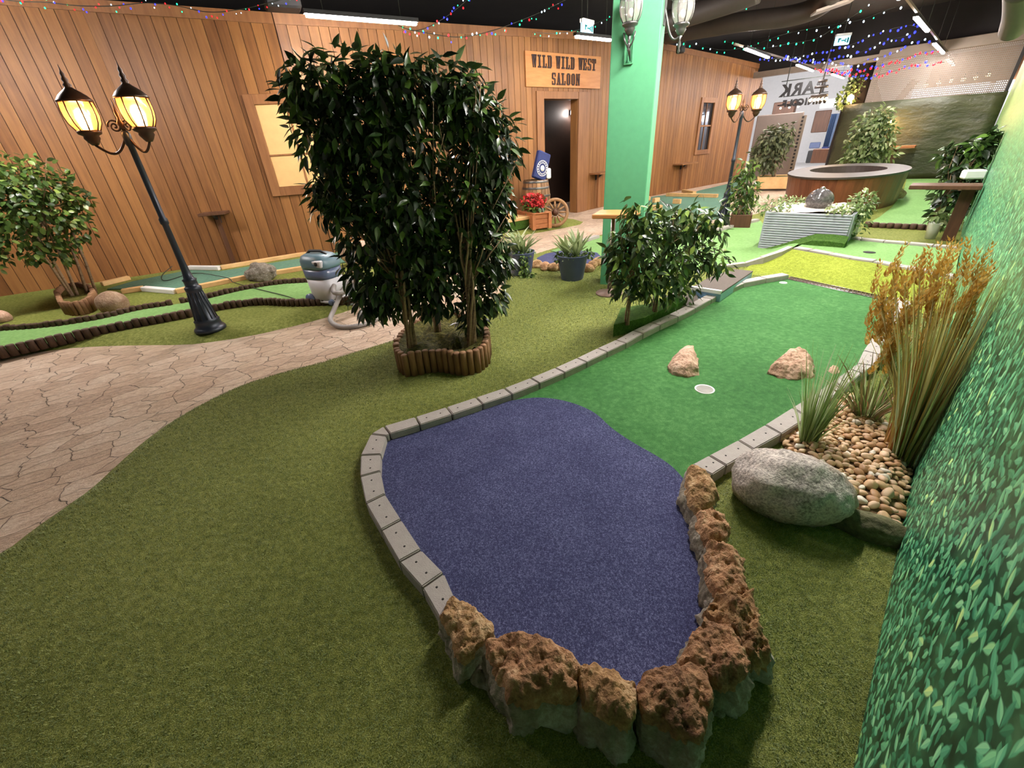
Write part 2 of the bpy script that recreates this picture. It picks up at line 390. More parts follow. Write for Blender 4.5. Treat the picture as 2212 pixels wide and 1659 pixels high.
def tarpm():
    t = NT('olive_tarpaulin'); c = t.co()
    st = t.n('Mapping', i0=c, Scale=(.7, .7, 2.0)).outputs[0]
    f = t.noise(st, 2.2, 5, .6); g = t.noise(c, 14, 3)
    t.set(Base_Color=t.ramp(f, [(.3, sr(48, 52, 32)), (.7, sr(70, 72, 46))]), Roughness=.5, Normal=t.bump(t.math('ADD', f, t.math('MULTIPLY', g, .2)), .9, .06))
    return t.m
M['tarp'] = tarpm()
M['beige'] = plain('beige_board', sr(214, 170, 112), .6, var=.04)
M['signwood'] = wood('orange_sign_board', sr(160, 98, 50), sr(196, 136, 80), (1.2, 1.2, 9), .5, .1, .1)
M['ink'] = plain('dark_brown_lettering', sr(48, 26, 22), .7, var=.05)
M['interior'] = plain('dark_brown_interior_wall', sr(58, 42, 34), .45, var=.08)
M['navy'] = plain('navy_fabric', sr(34, 46, 98), .7, var=.08)
M['potblue'] = plain('slate_blue_pot', sr(72, 82, 112), .45, var=.06)
M['paleblue'] = plain('pale_blue_paint', sr(150, 182, 214), .5, var=.05)
M['greymat'] = plain('grey_brown_mat', sr(100, 90, 84), .95, bump=.8, var=.08, scale=60)
M['vacblue'] = plain('blue_grey_plastic', sr(88, 116, 128), .4, var=.04)
M['vactrans'] = plain('smoky_plastic', sr(92, 104, 132), .25, var=.05)
M['vacwhite'] = plain('light_grey_plastic', sr(198, 196, 200), .4, var=.04)
M['hose'] = plain('grey_ribbed_hose', sr(136, 130, 126), .5, var=.05)
M['slat'] = plain('pale_grey_slats', sr(158, 160, 170), .5, var=.05)
M['ballst'] = rockm('polished_grey_granite', sr(46, 44, 44), sr(74, 71, 71), sr(108, 104, 104), 30, .02, .12)
M['whitegravel'] = plain('white_gravel', sr(222, 206, 190), .7, bump=.8, var=.12, scale=40)
M['wallwhite'] = plain('white_mall_wall', sr(226, 222, 220), .6, var=.02)
M['mallfloor'] = plain('pale_mall_floor', sr(206, 200, 196), .3, var=.03)
M['cable'] = plain('dark_cable', sr(40, 44, 38), .6)
M['steelgrid'] = plain('shutter_bars', sr(126, 112, 98), .45, .1, var=.05)
M['volcanic'] = rockm('grey_volcanic_rock', sr(86, 76, 64), sr(140, 130, 116), sr(186, 178, 166), 12, 1.0)
M['brownrock'] = rockm('brown_smooth_boulder', sr(96, 72, 52), sr(140, 112, 88), sr(170, 146, 122), 7, .4)
M['blueglow'] = emis('lit_exit_panel', (.35, .8, 1, 1), 1.1)
M['lightpanel'] = emis('mall_light_panel', (.86, .92, 1, 1), 5.0)
LED = {'red': emis('red_led', (1, .005, .01, 1), 3.0), 'green': emis('green_led', (.01, .8, .25, 1), 2.2), 'blue': emis('blue_led', (.01, .015, 1, 1), 4), 'white': emis('white_led', (.6, .8, 1, 1), 2)}

# ================================================================== LARGE STRUCTURE
ZP = -0.05                                     # the paved path lies a little under the turf
def dense(pts, d=.08):
    out = []
    for i, a in enumerate(pts):
        b = pts[(i + 1) % len(pts)]; n = max(1, int((b - a).length / d))
        out += [a.lerp(b, k / n) for k in range(n)]
    return out
def smooth_open(pts, it=2):
    for _ in range(it):
        q = [pts[0]]
        for a, b in zip(pts, pts[1:]): q += [a.lerp(b, .25), a.lerp(b, .75)]
        pts = q + [pts[-1]]
    return pts
def inside(px, py, poly):
    r = np.zeros(px.shape, bool); n = len(poly)
    for i in range(n):
        x0, y0 = poly[i][0], poly[i][1]; x1, y1 = poly[(i + 1) % n][0], poly[(i + 1) % n][1]
        if y0 == y1: continue
        c = ((y0 > py) != (y1 > py)) & (px < (x1 - x0) * (py - y0) / (y1 - y0) + x0); r ^= c
    return r
def seg_dist(P, line):
    d = np.full(len(P), 1e9)
    for a, b in zip(line, line[1:]):
        a = np.array(a[:2]); b = np.array(b[:2]); ab = b - a; L = max(ab @ ab, 1e-12)
        t = np.clip(((P - a) @ ab) / L, 0, 1); d = np.minimum(d, np.linalg.norm(P - (a + t[:, None] * ab), axis=1))
    return d
def sheet(name, outline, zfun, mat, step=.12, reach=None):
    """a triangulated ground sheet with its own height over the floor"""
    B = np.array([(p.x, p.y) for p in dense(outline, step)])
    lo, hi = B.min(0), B.max(0)
    gx, gy = np.meshgrid(np.arange(lo[0], hi[0], step), np.arange(lo[1], hi[1], step)); P = np.stack([gx.ravel(), gy.ravel()], 1)
    P = P[inside(P[:, 0], P[:, 1], B)]; P = P[seg_dist(P, list(B) + [B[0]]) > step * .45]
    V2 = [Vector(p) for p in np.vstack([B, P])]; n = len(B)
    r = geometry.delaunay_2d_cdt(V2, [], [list(range(n))], 1, 1e-5)
    V = np.array([(v.x, v.y) for v in r[0]]); z = zfun(V)
    m = MB(); m.add([(a[0], a[1], c) for a, c in zip(V, z)], [tuple(f) for f in r[2]], True)
    for f_i in range(len(m.f)):
        a, b, c = (m.v[i] for i in m.f[f_i])
        if (b - a).cross(c - a).z < 0: m.f[f_i] = m.f[f_i][::-1]
    o = m.build(name, mat, None, Vector((0, 0, 0))); return o
FLAT = lambda z: (lambda V: np.full(len(V), z))

m = MB(); m.poly([(-14, -3, ZP), (16, -3, ZP), (26, 26, ZP), (-14, 26, ZP)])
struct(m.build('floor', M['paver'], None, Vector((0, 0, ZP))))

# --- near lawn
edge_px = [(-420, 1400), (0, 1192), (60, 1145), (120, 1103), (185, 1058), (235, 1012), (300, 955), (370, 905), (440, 867), (520, 830), (610, 803), (700, 780), (790, 752), (871, 728), (940, 703), (1001, 682), (1050, 652), (1083, 626), (1094, 590), (1110, 562), (1180, 541), (1240, 522), (1295, 508), (1400, 498), (1540, 486), (1575, 476), (1640, 461), (1700, 430)]
lawn_edge = smooth_open([G(x, y, ZP) for x, y in edge_px], 1)
lawn_edge = [Vector((-1.9, -2.4, ZP))] + lawn_edge
RW = -0.236                                   # the hedge wall's offset
lawn_out = lawn_edge + [AL(16.3, 3.2, ZP), AL(16.4, RW - .02, ZP), AL(-2.2, RW - .02, ZP)]
le = [(p.x, p.y) for p in lawn_edge]
def lawn_z(V):
    d = np.clip(seg_dist(V, le) / .16, 0, 1); s_ = d * d * (3 - 2 * d)
    wv = .006 * np.sin(V[:, 0] * 5.1) * np.cos(V[:, 1] * 4.3)
    return ZP - .01 + (.06 + wv * 0) * s_
struct(sheet('lawn', lawn_out, lawn_z, M['turf'], .1))
# --- left lawn
ledge_px = [(-300, 835), (0, 775), (120, 757), (200, 751), (300, 748), (400, 748), (450, 742), (530, 730), (600, 715), (680, 695), (770, 668), (830, 640), (900, 600), (1010, 552), (1090, 515), (1190, 499), (1276, 481), (1228, 473), (1180, 471), (1140, 470)]
ll_edge = smooth_open([G(x, y, ZP) for x, y in ledge_px], 1)
W0 = [G(0, 640), G(230, 606), G(415, 578), G(720, 545), G(1245, 454)]
left_out = ll_edge + [W0[4].lerp(W0[3], .12), W0[3], W0[2], W0[1], W0[0], W0[0] + (W0[0] - W0[1]) * 2.2]
lle = [(p.x, p.y) for p in ll_edge]
def llawn_z(V):
    d = np.clip(seg_dist(V, lle) / .16, 0, 1); return ZP - .01 + .06 * d * d * (3 - 2 * d)
struct(sheet('lawn_beside_wall', left_out, llawn_z, M['turf'], .12))

# --- timber wall
WR = [G(1397, 421), G(1530, 396), G(1592, 385)]
wl = [W0[0] + (W0[0] - W0[1]) * 2.2, W0[0], W0[1], W0[2], W0[3], W0[4], WR[0], WR[1], WR[2], WR[2] + (WR[2] - WR[1]) * .22]
wtop = [3.13, 3.13, 3.12, 3.11, 2.99, 3.17, 3.26, 3.19, 3.12, 3.08]
segs = []; acc = 0
for i in range(len(wl) - 1):
    L = (wl[i + 1] - wl[i]).length; segs.append((acc, acc + L, wl[i], wl[i + 1], wtop[i], wtop[i + 1])); acc += L
def wall_at(s):
    for s0, s1, a, b, t0, t1 in segs:
        if s <= s1 or s1 == acc:
            k = (s - s0) / (s1 - s0); d = (b - a).normalized(); n = Vector((d.y, -d.x, 0)); return a.lerp(b, k), d, n, t0 + (t1 - t0) * k
def wall_hit(x, y, i):                       # picture point on wall run i -> (distance along wall, height)
    s0, s1, a, b, _, _ = segs[i]; d = (b - a).normalized(); p = onplane(x, y, a, Vector((d.y, -d.x, 0)))
    return s0 + (p - a).dot(d), p.z
SD = 4                                        # run that holds sign and door
d_l, d_t = wall_hit(1172, 214, SD); d_r, _ = wall_hit(1246, 217, SD)
holes = [(d_l, d_r, -.2, d_t)]
wa = wall_hit(1517, 222, 6); wb = wall_hit(1499, 325, 6); wc = wall_hit(1541, 225, 6)
holes.append((wa[0], wc[0], wb[1], wa[1]))
mp, mbk = MB(), MB()
s_ = 0; PW = .135
def wquad(mb, s0, s1, z0, z1a, z1b, off0, off1):
    a, d, n, _ = wall_at(s0 + 1e-4); b = wall_at(s1 - 1e-4)[0]
    q = lambda p, z, o: Vector((p.x, p.y, z)) + n * o
    mb.hexa([q(a, z0, off1), q(b, z0, off1), q(b, z0, off0), q(a, z0, off0)][::-1], [q(a, z1a, off1), q(b, z1b, off1), q(b, z1b, off0), q(a, z1a, off0)][::-1])
cuts = sorted(set([round(s0, 4) for s0, *_ in segs] + [acc] + [h for H_ in holes for h in H_[:2]]))
for c0, c1 in zip(cuts, cuts[1:]):
    n = max(1, round((c1 - c0) / PW)); wd = (c1 - c0) / n
    for k in range(n):
        a0, a1 = c0 + k * wd, c0 + (k + 1) * wd; mid = (a0 + a1) / 2
        zt0, zt1 = wall_at(a0 + 1e-4)[3], wall_at(a1 - 1e-4)[3]
        spans = [(-.08, None)]
        for h in holes:
            if h[0] - .01 < mid < h[1] + .01: spans = ([(-.08, h[2])] if h[2] > 0 else []) + [(h[3], None)]
        for z0, z1 in spans:
            wquad(mp, a0 + .0035, a1 - .0035, z0, z1 if z1 else zt0, z1 if z1 else zt1, 0, .02)
            wquad(mbk, a0, a1, z0, z1 if z1 else zt0, z1 if z1 else zt1, -.05, .004)
wall_left = struct(mp.build('wall_left', M['plank'], None, Vector((0, 0, 0))))
mbk.build('backing', M['gap'], wall_left)
mt = MB()
for c0, c1 in zip(cuts, cuts[1:]):
    z0, z1 = wall_at(c0 + 1e-4)[3], wall_at(c1 - 1e-4)[3]
    a, d, n, _ = wall_at(c0 + 1e-4); b = wall_at(c1 - 1e-4)[0]
    q = lambda p, z, o: Vector((p.x, p.y, z)) + n * o
    H = .115
    mt.hexa([q(a, z0 - H, .035), q(b, z1 - H, .035), q(b, z1 - H, .015), q(a, z0 - H, .015)][::-1], [q(a, z0, .035), q(b, z1, .035), q(b, z1, .015), q(a, z0, .015)][::-1])
struct(mt.build('trim_1', M['plank_b'], None, Vector((0, 0, 0))))

def wbox(mb, s0, s1, z0, z1, o0, o1):
    a, d, n, _ = wall_at((s0 + s1) / 2)
    c = a + n * ((o0 + o1) / 2); mb.box((c.x, c.y, (z0 + z1) / 2), s1 - s0, o1 - o0, z1 - z0, X=d, Y=-n, bev=.004)
    return mb
# --- doorway casing
do = thing('door_1', 'open saloon doorway with plain timber casing', 'doorway', wall_at((d_l + d_r) / 2)[0]); struct(do)
cw = wall_hit(1158, 300, SD)[0]; cw2 = wall_hit(1271, 300, SD)[0]; ct = wall_hit(1214, 198, SD)[1]
wbox(MB(), cw, d_l, -.05, ct, .02, .05).build('jamb', M['plank_b'], do)
wbox(MB(), d_r, cw2, -.05, ct, .02, .05).build('jamb', M['plank_b'], do)
wbox(MB(), d_l, d_r, d_t, ct, .02, .05).build('lintel', M['plank_b'], do)
mr = MB(); wbox(mr, d_l - .03, d_l, -.05, d_t, -.18, .02); wbox(mr, d_r, d_r + .03, -.05, d_t, -.18, .02); wbox(mr, d_l, d_r, d_t, d_t + .03, -.18, .02)
mr.build('reveal', M['plank'], do)
# --- room behind the doorway
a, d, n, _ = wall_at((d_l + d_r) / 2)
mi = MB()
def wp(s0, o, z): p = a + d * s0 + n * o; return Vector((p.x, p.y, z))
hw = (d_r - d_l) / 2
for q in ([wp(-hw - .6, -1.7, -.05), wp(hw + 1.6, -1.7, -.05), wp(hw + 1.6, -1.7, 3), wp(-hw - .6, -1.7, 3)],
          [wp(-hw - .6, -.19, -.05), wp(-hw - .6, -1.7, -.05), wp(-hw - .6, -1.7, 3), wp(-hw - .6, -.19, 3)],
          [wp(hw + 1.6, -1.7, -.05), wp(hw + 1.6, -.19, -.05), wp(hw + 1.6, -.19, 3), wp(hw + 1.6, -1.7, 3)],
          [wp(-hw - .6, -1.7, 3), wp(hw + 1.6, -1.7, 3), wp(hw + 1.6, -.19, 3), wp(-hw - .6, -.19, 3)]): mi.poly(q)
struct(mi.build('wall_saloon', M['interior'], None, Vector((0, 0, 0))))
# --- windows on the timber wall
def window(name, px, run, kind):
    (x0, y0), (x1, y1), (x2, y2) = px           # top-left, top-right, bottom-left of the pane
    s0, zt = wall_hit(x0, y0, run); s1, _ = wall_hit(x1, y1, run); _, zb = wall_hit(x2, y2, run)
    p = wall_at((s0 + s1) / 2)[0]; t = thing(name, None, None, p); struct(t); fw = .12
    mf = MB(); wbox(mf, s0 - fw, s0, zb - fw, zt + fw, .018, .05); wbox(mf, s1, s1 + fw, zb - fw, zt + fw, .018, .05)
    wbox(mf, s0, s1, zt, zt + fw, .018, .05); wbox(mf, s0, s1, zb - fw, zb, .018, .05)
    mf.build('window_frame', M['plank_b'], t)
    mm = MB(); zm = zb + (zt - zb) * (.52 if kind else .4)
    if kind:
        wbox(mm, s0, s1, zm - .02, zm + .02, -.02, .03)
        wbox(MB(), s0 - .01, s1 + .01, zb - .01, zt + .01, -.05, -.02).build('pane', M['mirror'], t)
        sm = (s0 + s1) / 2; wbox(mm, sm - .008, sm + .008, zb, zt, -.02, .0)
    else:
        wbox(MB(), s0, s1, zb, zt, .018, .03).build('panel', M['beige'], t)
        wbox(mm, s0, s1, zm - .012, zm + .012, .03, .04)
        sm = s0 + (s1 - s0) * .62; wbox(mm, sm - .012, sm + .012, zb, zt, .03, .04)
    mm.build('mullion', M['plank_b'], t)
    return t
M['mirror'] = NT('dark_window_glass').set(Base_Color=sr(120, 122, 130), Roughness=.06, Metallic=.85)
window('window_1', [(551, 227), (662, 226), (602, 404)], 3, False)
window('window_2', [(1517, 222), (1541, 225), (1499, 325)], 6, True)

# --- hedge print wall at the right
HW = 2.75
me = bpy.data.meshes.new('wall_right'); A, B = AL(-2.2, RW), AL(16.4, RW)
vs = [(A.x, A.y, -.1), (B.x, B.y, -.1), (B.x, B.y, HW), (A.x, A.y, HW)]
k = E2 * -.06; vs += [(v[0] + k.x, v[1] + k.y, v[2]) for v in vs]
me.from_pydata(vs, [], [(3, 2, 1, 0), (4, 5, 6, 7), (0, 1, 5, 4), (1, 2, 6, 5), (2, 3, 7, 6), (3, 0, 4, 7)])
uvl = me.uv_layers.new(name='UVMap')
for lp in me.loops:
    v = me.vertices[lp.vertex_index].co; uvl.data[lp.index].uv = (v.dot(E1), v.z)
me.materials.append(M['hedge']); me.update()
struct(link('wall_right', me, None, Vector((0, 0, 0))))
# --- ceiling
m = MB(); m.poly([(-14, -3, 3.75), (-14, 26, 3.75), (26, 26, 3.75), (16, -3, 3.75)])
struct(m.build('ceiling', M['ceil'], None, Vector((0, 0, 3.75))))

# ================================================================== CEILING LIGHTS
TZ = 2.7
def tube_light(a, b, label, group, mat='tube'):
    a, b = Vector(a), Vector(b); c = (a + b) / 2; d = (b - a).normalized(); L = (b - a).length
    t = thing('tube_light', label, 'ceiling light', (c.x, c.y, TZ - .03), group)
    MB().box((c.x, c.y, TZ + .02), L + .04, .07, .04, X=d).build('housing', M['black'], t)
    MB().box((c.x, c.y, TZ - .012), L, .05, .03, X=d, bev=.006).build('diffuser', M[mat], t)
    for k in (-.35, .35): p = c + d * (L * k); MB().tube([(p.x, p.y, TZ + .03), (p.x, p.y, 3.74)], .004, 6).build('hanger', M['cable'], t)
    return t
t0a, t0b = G(660, 30, TZ), G(899, 49, TZ)
tube_light(t0a, t0b, 'long bright tube light hanging before the timber wall above the big ficus', 'tube lights on the ceiling')
tube_light(G(1244, 77, TZ), G(1319, 85, TZ), 'tube light above the saloon sign beside the green column', 'tube lights on the ceiling')
dirt = E1
A1, A2 = G(1610, 104, TZ), G(1822, 168, TZ); dA = (A2 - A1).normalized()
nm = ['nearest', 'middle', 'farthest']
for i, (p, q) in enumerate([((1610, 104), (1660, 123)), ((1722, 139), (1756, 152)), ((1797, 159), (1822, 168))]):
    tube_light(G(*p, TZ), G(*q, TZ), nm[i] + ' tube light of the far row past the timber wall corner', 'tube lights on the ceiling', 'tube_far')
B1, B2 = G(1978, 36, TZ), G(2061, 140, TZ); dB = (B2 - B1).normalized()
for i, (p, q) in enumerate([((1978, 36), (2004, 66)), ((2018, 93), (2038, 114)), ((2046, 127), (2061, 140))]):
    tube_light(G(*p, TZ), G(*q, TZ), nm[i] + ' tube light of the row running toward the shutter', 'tube lights on the ceiling', 'tube_far' if i else 'tube')
# the same rows go on over the spectator's head
for k, far_ in ((1, 3.2), (2, 5.6), (3, 7.8)):
    c = B1 - dB * far_ ; tube_light(c, c + dB * 1.5, ORD[k - 1] + ' tube light of the shutter row before the part in view', 'tube lights overhead')
for k in (1,):
    c = t0a - (t0b - t0a).normalized() * (3.9 * k); tube_light(c, c + (t0b - t0a), ORD[k - 1] + ' tube light before the timber wall beyond the long one', 'tube lights overhead')
def track(a, b, label):
    d = (b - a).normalized(); c = (a + b) / 2
    o = MB().box((c.x, c.y, TZ + .055), (b - a).length, .03, .03, X=d).build('lighting_track', M['steelgrid'], None)
    tag(o, label, 'lighting track')
track(B1 - dB * 11.5, B2 + dB * .3, 'pale lighting track carrying the tube row toward the shutter')
track(G(1585, 103, TZ), A2 + dA * .3, 'pale lighting track carrying the far tube row past the timber wall')

# ================================================================== PUTTING GREENS AND FELT
def carpet(name, pts, z, mat, label, cat, th=.012):
    m = MB(); P = [(p.x, p.y) for p in pts]; m.prism(P, z - th, z); o = m.build(name, mat, None); return tag(o, label, cat)
KT = .058                                      # kerb top height
# joints of the near kerb, (outer, inner) along its top
KJ = [((950, 1336), (980, 1288)), ((912, 1269), (958, 1237)), ((862, 1213), (909, 1187)), ((823, 1145), (866, 1122)), ((790, 1087), (831, 1067)),
      ((778, 1029), (821, 1017)), ((779, 983), (822, 981)), ((801, 937), (834, 941)), ((829, 920), (845, 934)), ((897, 900), (907, 913)), ((964, 879), (975, 893)),
      ((1028, 858), (1040, 870)), ((1089, 838), (1101, 851)), ((1146, 816), (1158, 828)), ((1199, 794), (1212, 806)), ((1246, 773), (1259, 784)), ((1290, 752), (1304, 765)),
      ((1330, 734), (1344, 747)), ((1367, 714), (1381, 727)), ((1405, 696), (1419, 709)), ((1444, 679), (1457, 691)), ((1481, 661), (1493, 673)), ((1516, 642), (1528, 654)), ((1550, 624), (1564, 636)), ((1590, 607), (1606, 617)), ((1640, 597), (1648, 608)), ((1690, 589), (1697, 600))]
KO = [G(a[0], a[1], KT) for a, b in KJ]; KI = [G(b[0], b[1], KT) for a, b in KJ]
# even out the width of the run away from the bend
for i in range(8, len(KJ)):
    t = (KO[min(i + 1, len(KJ) - 1)] - KO[i - 1]).normalized(); nrm = Vector((t.y, -t.x, 0)); KI[i] = KO[i] + nrm * .088
RJ = [((1538, 1025), (1495, 1003)), ((1569, 1005), (1532, 983)), ((1628, 970), (1595, 950)), ((1688, 937), (1653, 917)), ((1745, 901), (1712, 880)), ((1785, 868), (1762, 849)), ((1822, 838), (1801, 822)), ((1862, 806), (1836, 797)),
      ((1887, 790), (1853, 785)), ((1905, 767), (1866, 757)), ((1926, 722), (1897, 711)), ((1945, 682), (1910, 662)), ((1971, 651), (1931, 640))]
RO = [G(a[0], a[1], KT) for a, b in RJ]; RI = [G(b[0], b[1], KT) for a, b in RJ]
def mid(a, b): return (a + b) / 2
cl = [mid(a, b) for a, b in zip(KO, KI)]; cr = [mid(a, b) for a, b in zip(RO, RI)]
near_green = cl[:-1] + [G(1693, 604)] + [G(1906, 652)] + cr[::-1][1:] + [G(1520, 1070), G(1545, 1200), G(1580, 1330), G(1560, 1440), G(1440, 1530), G(1300, 1530), G(1100, 1440), G(1000, 1370)]
carpet('putting_green', near_green, .012, M['putt'], 'bright green putting carpet with a white cup, inside the near grey kerbs', 'putting green')
felt_top = [G(x, y, .02) for x, y in [(1085, 868), (1150, 857), (1200, 860), (1250, 873), (1290, 893), (1320, 924), (1370, 957), (1420, 984), (1455, 1008), (1484, 1042)]]
felt_p = cl[2:13] + smooth_open(felt_top, 2) + [G(1520, 1120), G(1550, 1220), G(1570, 1330), G(1560, 1440), G(1440, 1520), G(1300, 1520), G(1100, 1430), G(1000, 1370)] + [cl[1]]
carpet('felt_pond', felt_p, .018, M['felt'], 'large blue felt carpet standing for a pond, ringed by rough stones', 'carpet', .008)

def kerb_block(a, b, c, d, zb, zt, label, group, holes=2, zs=None):
    """a,b outer; c,d inner (c opposite a); top corners"""
    g = .0035; t = (b - a).normalized(); t2 = (d - c).normalized()
    a2, b2, c2, d2 = a + t * g, b - t * g, c + t2 * g, d - t2 * g
    ctr = (a + b + c + d) / 4
    th = thing('kerb_stone', label, 'kerb block', (ctr.x, ctr.y, zb), group)
    bm = bmesh.new(); q = []
    for z_ in (0, 1):
        for p in (a2, b2, d2, c2):
            q.append(bm.verts.new((p.x - ctr.x, p.y - ctr.y, (zt + (p.z - ctr.z)) - zb if z_ else 0)))
    F = [(3, 2, 1, 0), (4, 5, 6, 7)] + [(i, (i + 1) % 4, 4 + (i + 1) % 4, 4 + i) for i in range(4)]
    for f in F: bm.faces.new([q[i] for i in f])
    bmesh.ops.recalc_face_normals(bm, faces=bm.faces)
    bmesh.ops.bevel(bm, geom=[e for e in bm.edges if sum(v.co.z > .001 for v in e.verts) >= 1], offset=.004, segments=2, affect='EDGES')
    me = bpy.data.meshes.new('block'); bm.to_mesh(me); bm.free(); me.materials.append(M['kerb'])
    link('block', me, th, None)
    for k in range(holes):
        p = (a * (1 - (.28 + .44 * k)) + b * (.28 + .44 * k)) * .5 + (c * (1 - (.28 + .44 * k)) + d * (.28 + .44 * k)) * .5
        MB().lathe([(.0001, -.002), (.0042, -.001), (.0042, .0006), (.0001, .0004)], (p.x, p.y, p.z), 10).build('screw', M['hole'], th)
    return th
n = len(KJ)
for i in range(n - 1):
    if i < 8: lab = ORD[i] + ' grey kerb block from the tan stone along the blue felt'
    else: lab = ORD[i - 8] + ' grey kerb block past the bend of the long run beside the lawn'
    kerb_block(KO[i], KO[i + 1], KI[i], KI[i + 1], -.02, KT, lab, 'kerb around the near putting green', 2 if i not in (7, 8) else 0)
for i in range(len(RJ) - 1):
    kerb_block(RO[i], RO[i + 1], RI[i], RI[i + 1], -.02, KT, ORD[i] + ' grey kerb block from the stone ring along the pebble side', 'kerb on the pebble side', 2)

# cup in the near green, with its white sleeve
c = G(1522, 841, .012); t = thing('golf_cup', 'white golf cup sunk in the near bright green carpet', 'golf hole', (c.x, c.y, .012))
MB().lathe([(.046, .001), (.054, .003), (.055, .0025), (.0548, .0005)], c, 32, caps=False).build('rim', M['white'], t)
MB().lathe([(.0001, -.0), (.047, .0)], (c.x, c.y, .0138), 32, caps=False).build('bottom', M['cupfloor'], t)
m = MB().lathe([(.047, .0006), (.0465, .0022)], c, 32, caps=False); 
m.build('sleeve', M['white'], t)

# ------------------------------------------------------------------ rough stones
def resample(P, n):
    L = [0]
    for i in range(len(P)): L.append(L[-1] + (P[(i + 1) % len(P)] - P[i]).length)
    out = []; j = 0
    for k in range(n):
        s = L[-1] * k / n
        while L[j + 1] < s: j += 1
        f = (s - L[j]) / max(1e-9, L[j + 1] - L[j]); out.append(P[j].lerp(P[(j + 1) % len(P)], f))
    return out
def rock_mesh(top, zt, base_scale=1.08, shift=(0, 0), zb=-.012, amp=.012, seed=0, bulge=.012, n=110, zjit=None):
    P = resample(top, n); c = sum(P, Vector()) / n; off = Vector((seed * 3.7, seed * 1.3, seed * 2.1)); rj = random.Random(seed)
    def nz(p, s): return noise.fractal((p + off) * s, .8, 2.1, 4)
    P = [p + Vector((p.x - c.x, p.y - c.y, 0)).normalized() * (amp * .55 * nz(p, 30)) for p in P]
    B = np.array([(p.x, p.y) for p in P]); lo, hi = B.min(0), B.max(0); g = max(.0042, (hi - lo).max() / 46)
    gx, gy = np.meshgrid(np.arange(lo[0], hi[0], g), np.arange(lo[1], hi[1], g)); Q = np.stack([gx.ravel(), gy.ravel()], 1)
    Q += np.array([[rj.uniform(-.3, .3) * g, rj.uniform(-.3, .3) * g] for _ in range(len(Q))])
    Q = Q[inside(Q[:, 0], Q[:, 1], B)]; dq = seg_dist(Q, list(B) + [B[0]]); Q = Q[dq > g * .5]
    r = geometry.delaunay_2d_cdt([Vector(v) for v in np.vstack([B, Q])], [], [list(range(n))], 1, 1e-7)
    V = np.array([(v.x, v.y) for v in r[0]]); d = np.clip(seg_dist(V, list(B) + [B[0]]) / .045, 0, 1)
    vs = []
    for (x, y), k in zip(V, d):
        q = Vector((x, y, 0)); z = zt - .007 * (1 - k) ** 2 + bulge * k * (2 - k) + amp * 1.5 * nz(q, 13) + amp * 1.0 * nz(q + Vector((0, 0, 3)), 34)
        z -= amp * 1.6 * max(0, nz(q + Vector((0, 0, 7)), 42) - .12); z += (zjit(q) if zjit else 0); vs.append(Vector((x, y, z)))
    topf = [tuple(f) if (vs[f[1]] - vs[f[0]]).cross(vs[f[2]] - vs[f[0]]).z > 0 else tuple(f)[::-1] for f in r[2]]
    m_ = {o_[0]: i for i, o_ in enumerate(r[3]) if o_}; ringi = [m_.get(k, k) for k in range(n)]
    last = [vs[i] for i in ringi]; idx = ringi; cb = Vector((c.x + shift[0], c.y + shift[1], 0)); side = []
    for k in range(1, 13):
        u = k / 12; new = []
        for p, l in zip(P, last):
            b = cb + (p - c) * base_scale; q = l.lerp(Vector((b.x, b.y, zb)), u); dd = Vector((p.x - c.x, p.y - c.y, 0)).normalized()
            q += dd * (amp * (1.4 * nz(q, 11) + .8 * nz(q, 36)) * min(1, u * 4) + .006 * math.sin(u * PI)); q.z = l.z + (zb - l.z) * u
            new.append(len(vs)); vs.append(q)
        side += [(idx[j], new[j], new[(j + 1) % n], idx[(j + 1) % n]) for j in range(n)]; idx = new
    return vs, topf + side[:n * 3], side[n * 3:]
def rough_stone(px, zt, mat, label, base_scale=1.08, shift=(0, 0), amp=.011, seed=1, bulge=.012, name='rim_stone', group='rough stones around the blue felt', mortar=True, zjit=None):
    top = [G(x, y, zt) for x, y in px]
    a = sum(top[i].x * top[(i + 1) % len(top)].y - top[(i + 1) % len(top)].x * top[i].y for i in range(len(top)))
    if a < 0: top = top[::-1]
    vs, f_top, f_side = rock_mesh(top, zt, base_scale, shift, amp=amp, seed=seed, bulge=bulge, zjit=zjit)
    c = sum(top, Vector()) / len(top)
    if not mortar:
        o = MB().add(vs, f_top + f_side, True).build(name, mat, None, Vector((c.x, c.y, 0))); return tag(o, label, 'stone', group)
    t = thing(name, label, 'stone', (c.x, c.y, 0), group)
    MB().add(vs, f_top, True).build('rough_top', mat, t)
    MB().add(vs, f_side, True).build('side', M['mortar'], t)
    return t
def Cp(pts, ox=900, oy=1200, s=.3707): return [(ox + x * s, oy + y * s) for x, y in pts]
rough_stone(Cp([(215, 240), (300, 270), (440, 390), (455, 430), (400, 480), (330, 545), (280, 570), (225, 540), (210, 430), (150, 330), (165, 280)]), .11, M['rock_tan'], 'pale tan rough stone at the end of the grey kerb blocks', 1.1, (-.02, -.01), seed=1)
rough_stone(Cp([(405, 470), (540, 440), (690, 455), (800, 515), (910, 560), (945, 615), (930, 740), (870, 770), (760, 740), (650, 795), (570, 760), (480, 630), (430, 570)]), .15, M['rock_red'], 'large rust brown stone beside the tan end stone', 1.12, (-.012, -.03), seed=2, amp=.013)
rough_stone(Cp([(940, 620), (1040, 615), (1130, 640), (1280, 720), (1285, 800), (1245, 955), (1200, 940), (1090, 880), (1000, 810), (960, 740)]), .15, M['rock_tan'], 'tan stone between the rust brown stone and the biggest front stone', 1.14, (-.02, -.03), seed=3)
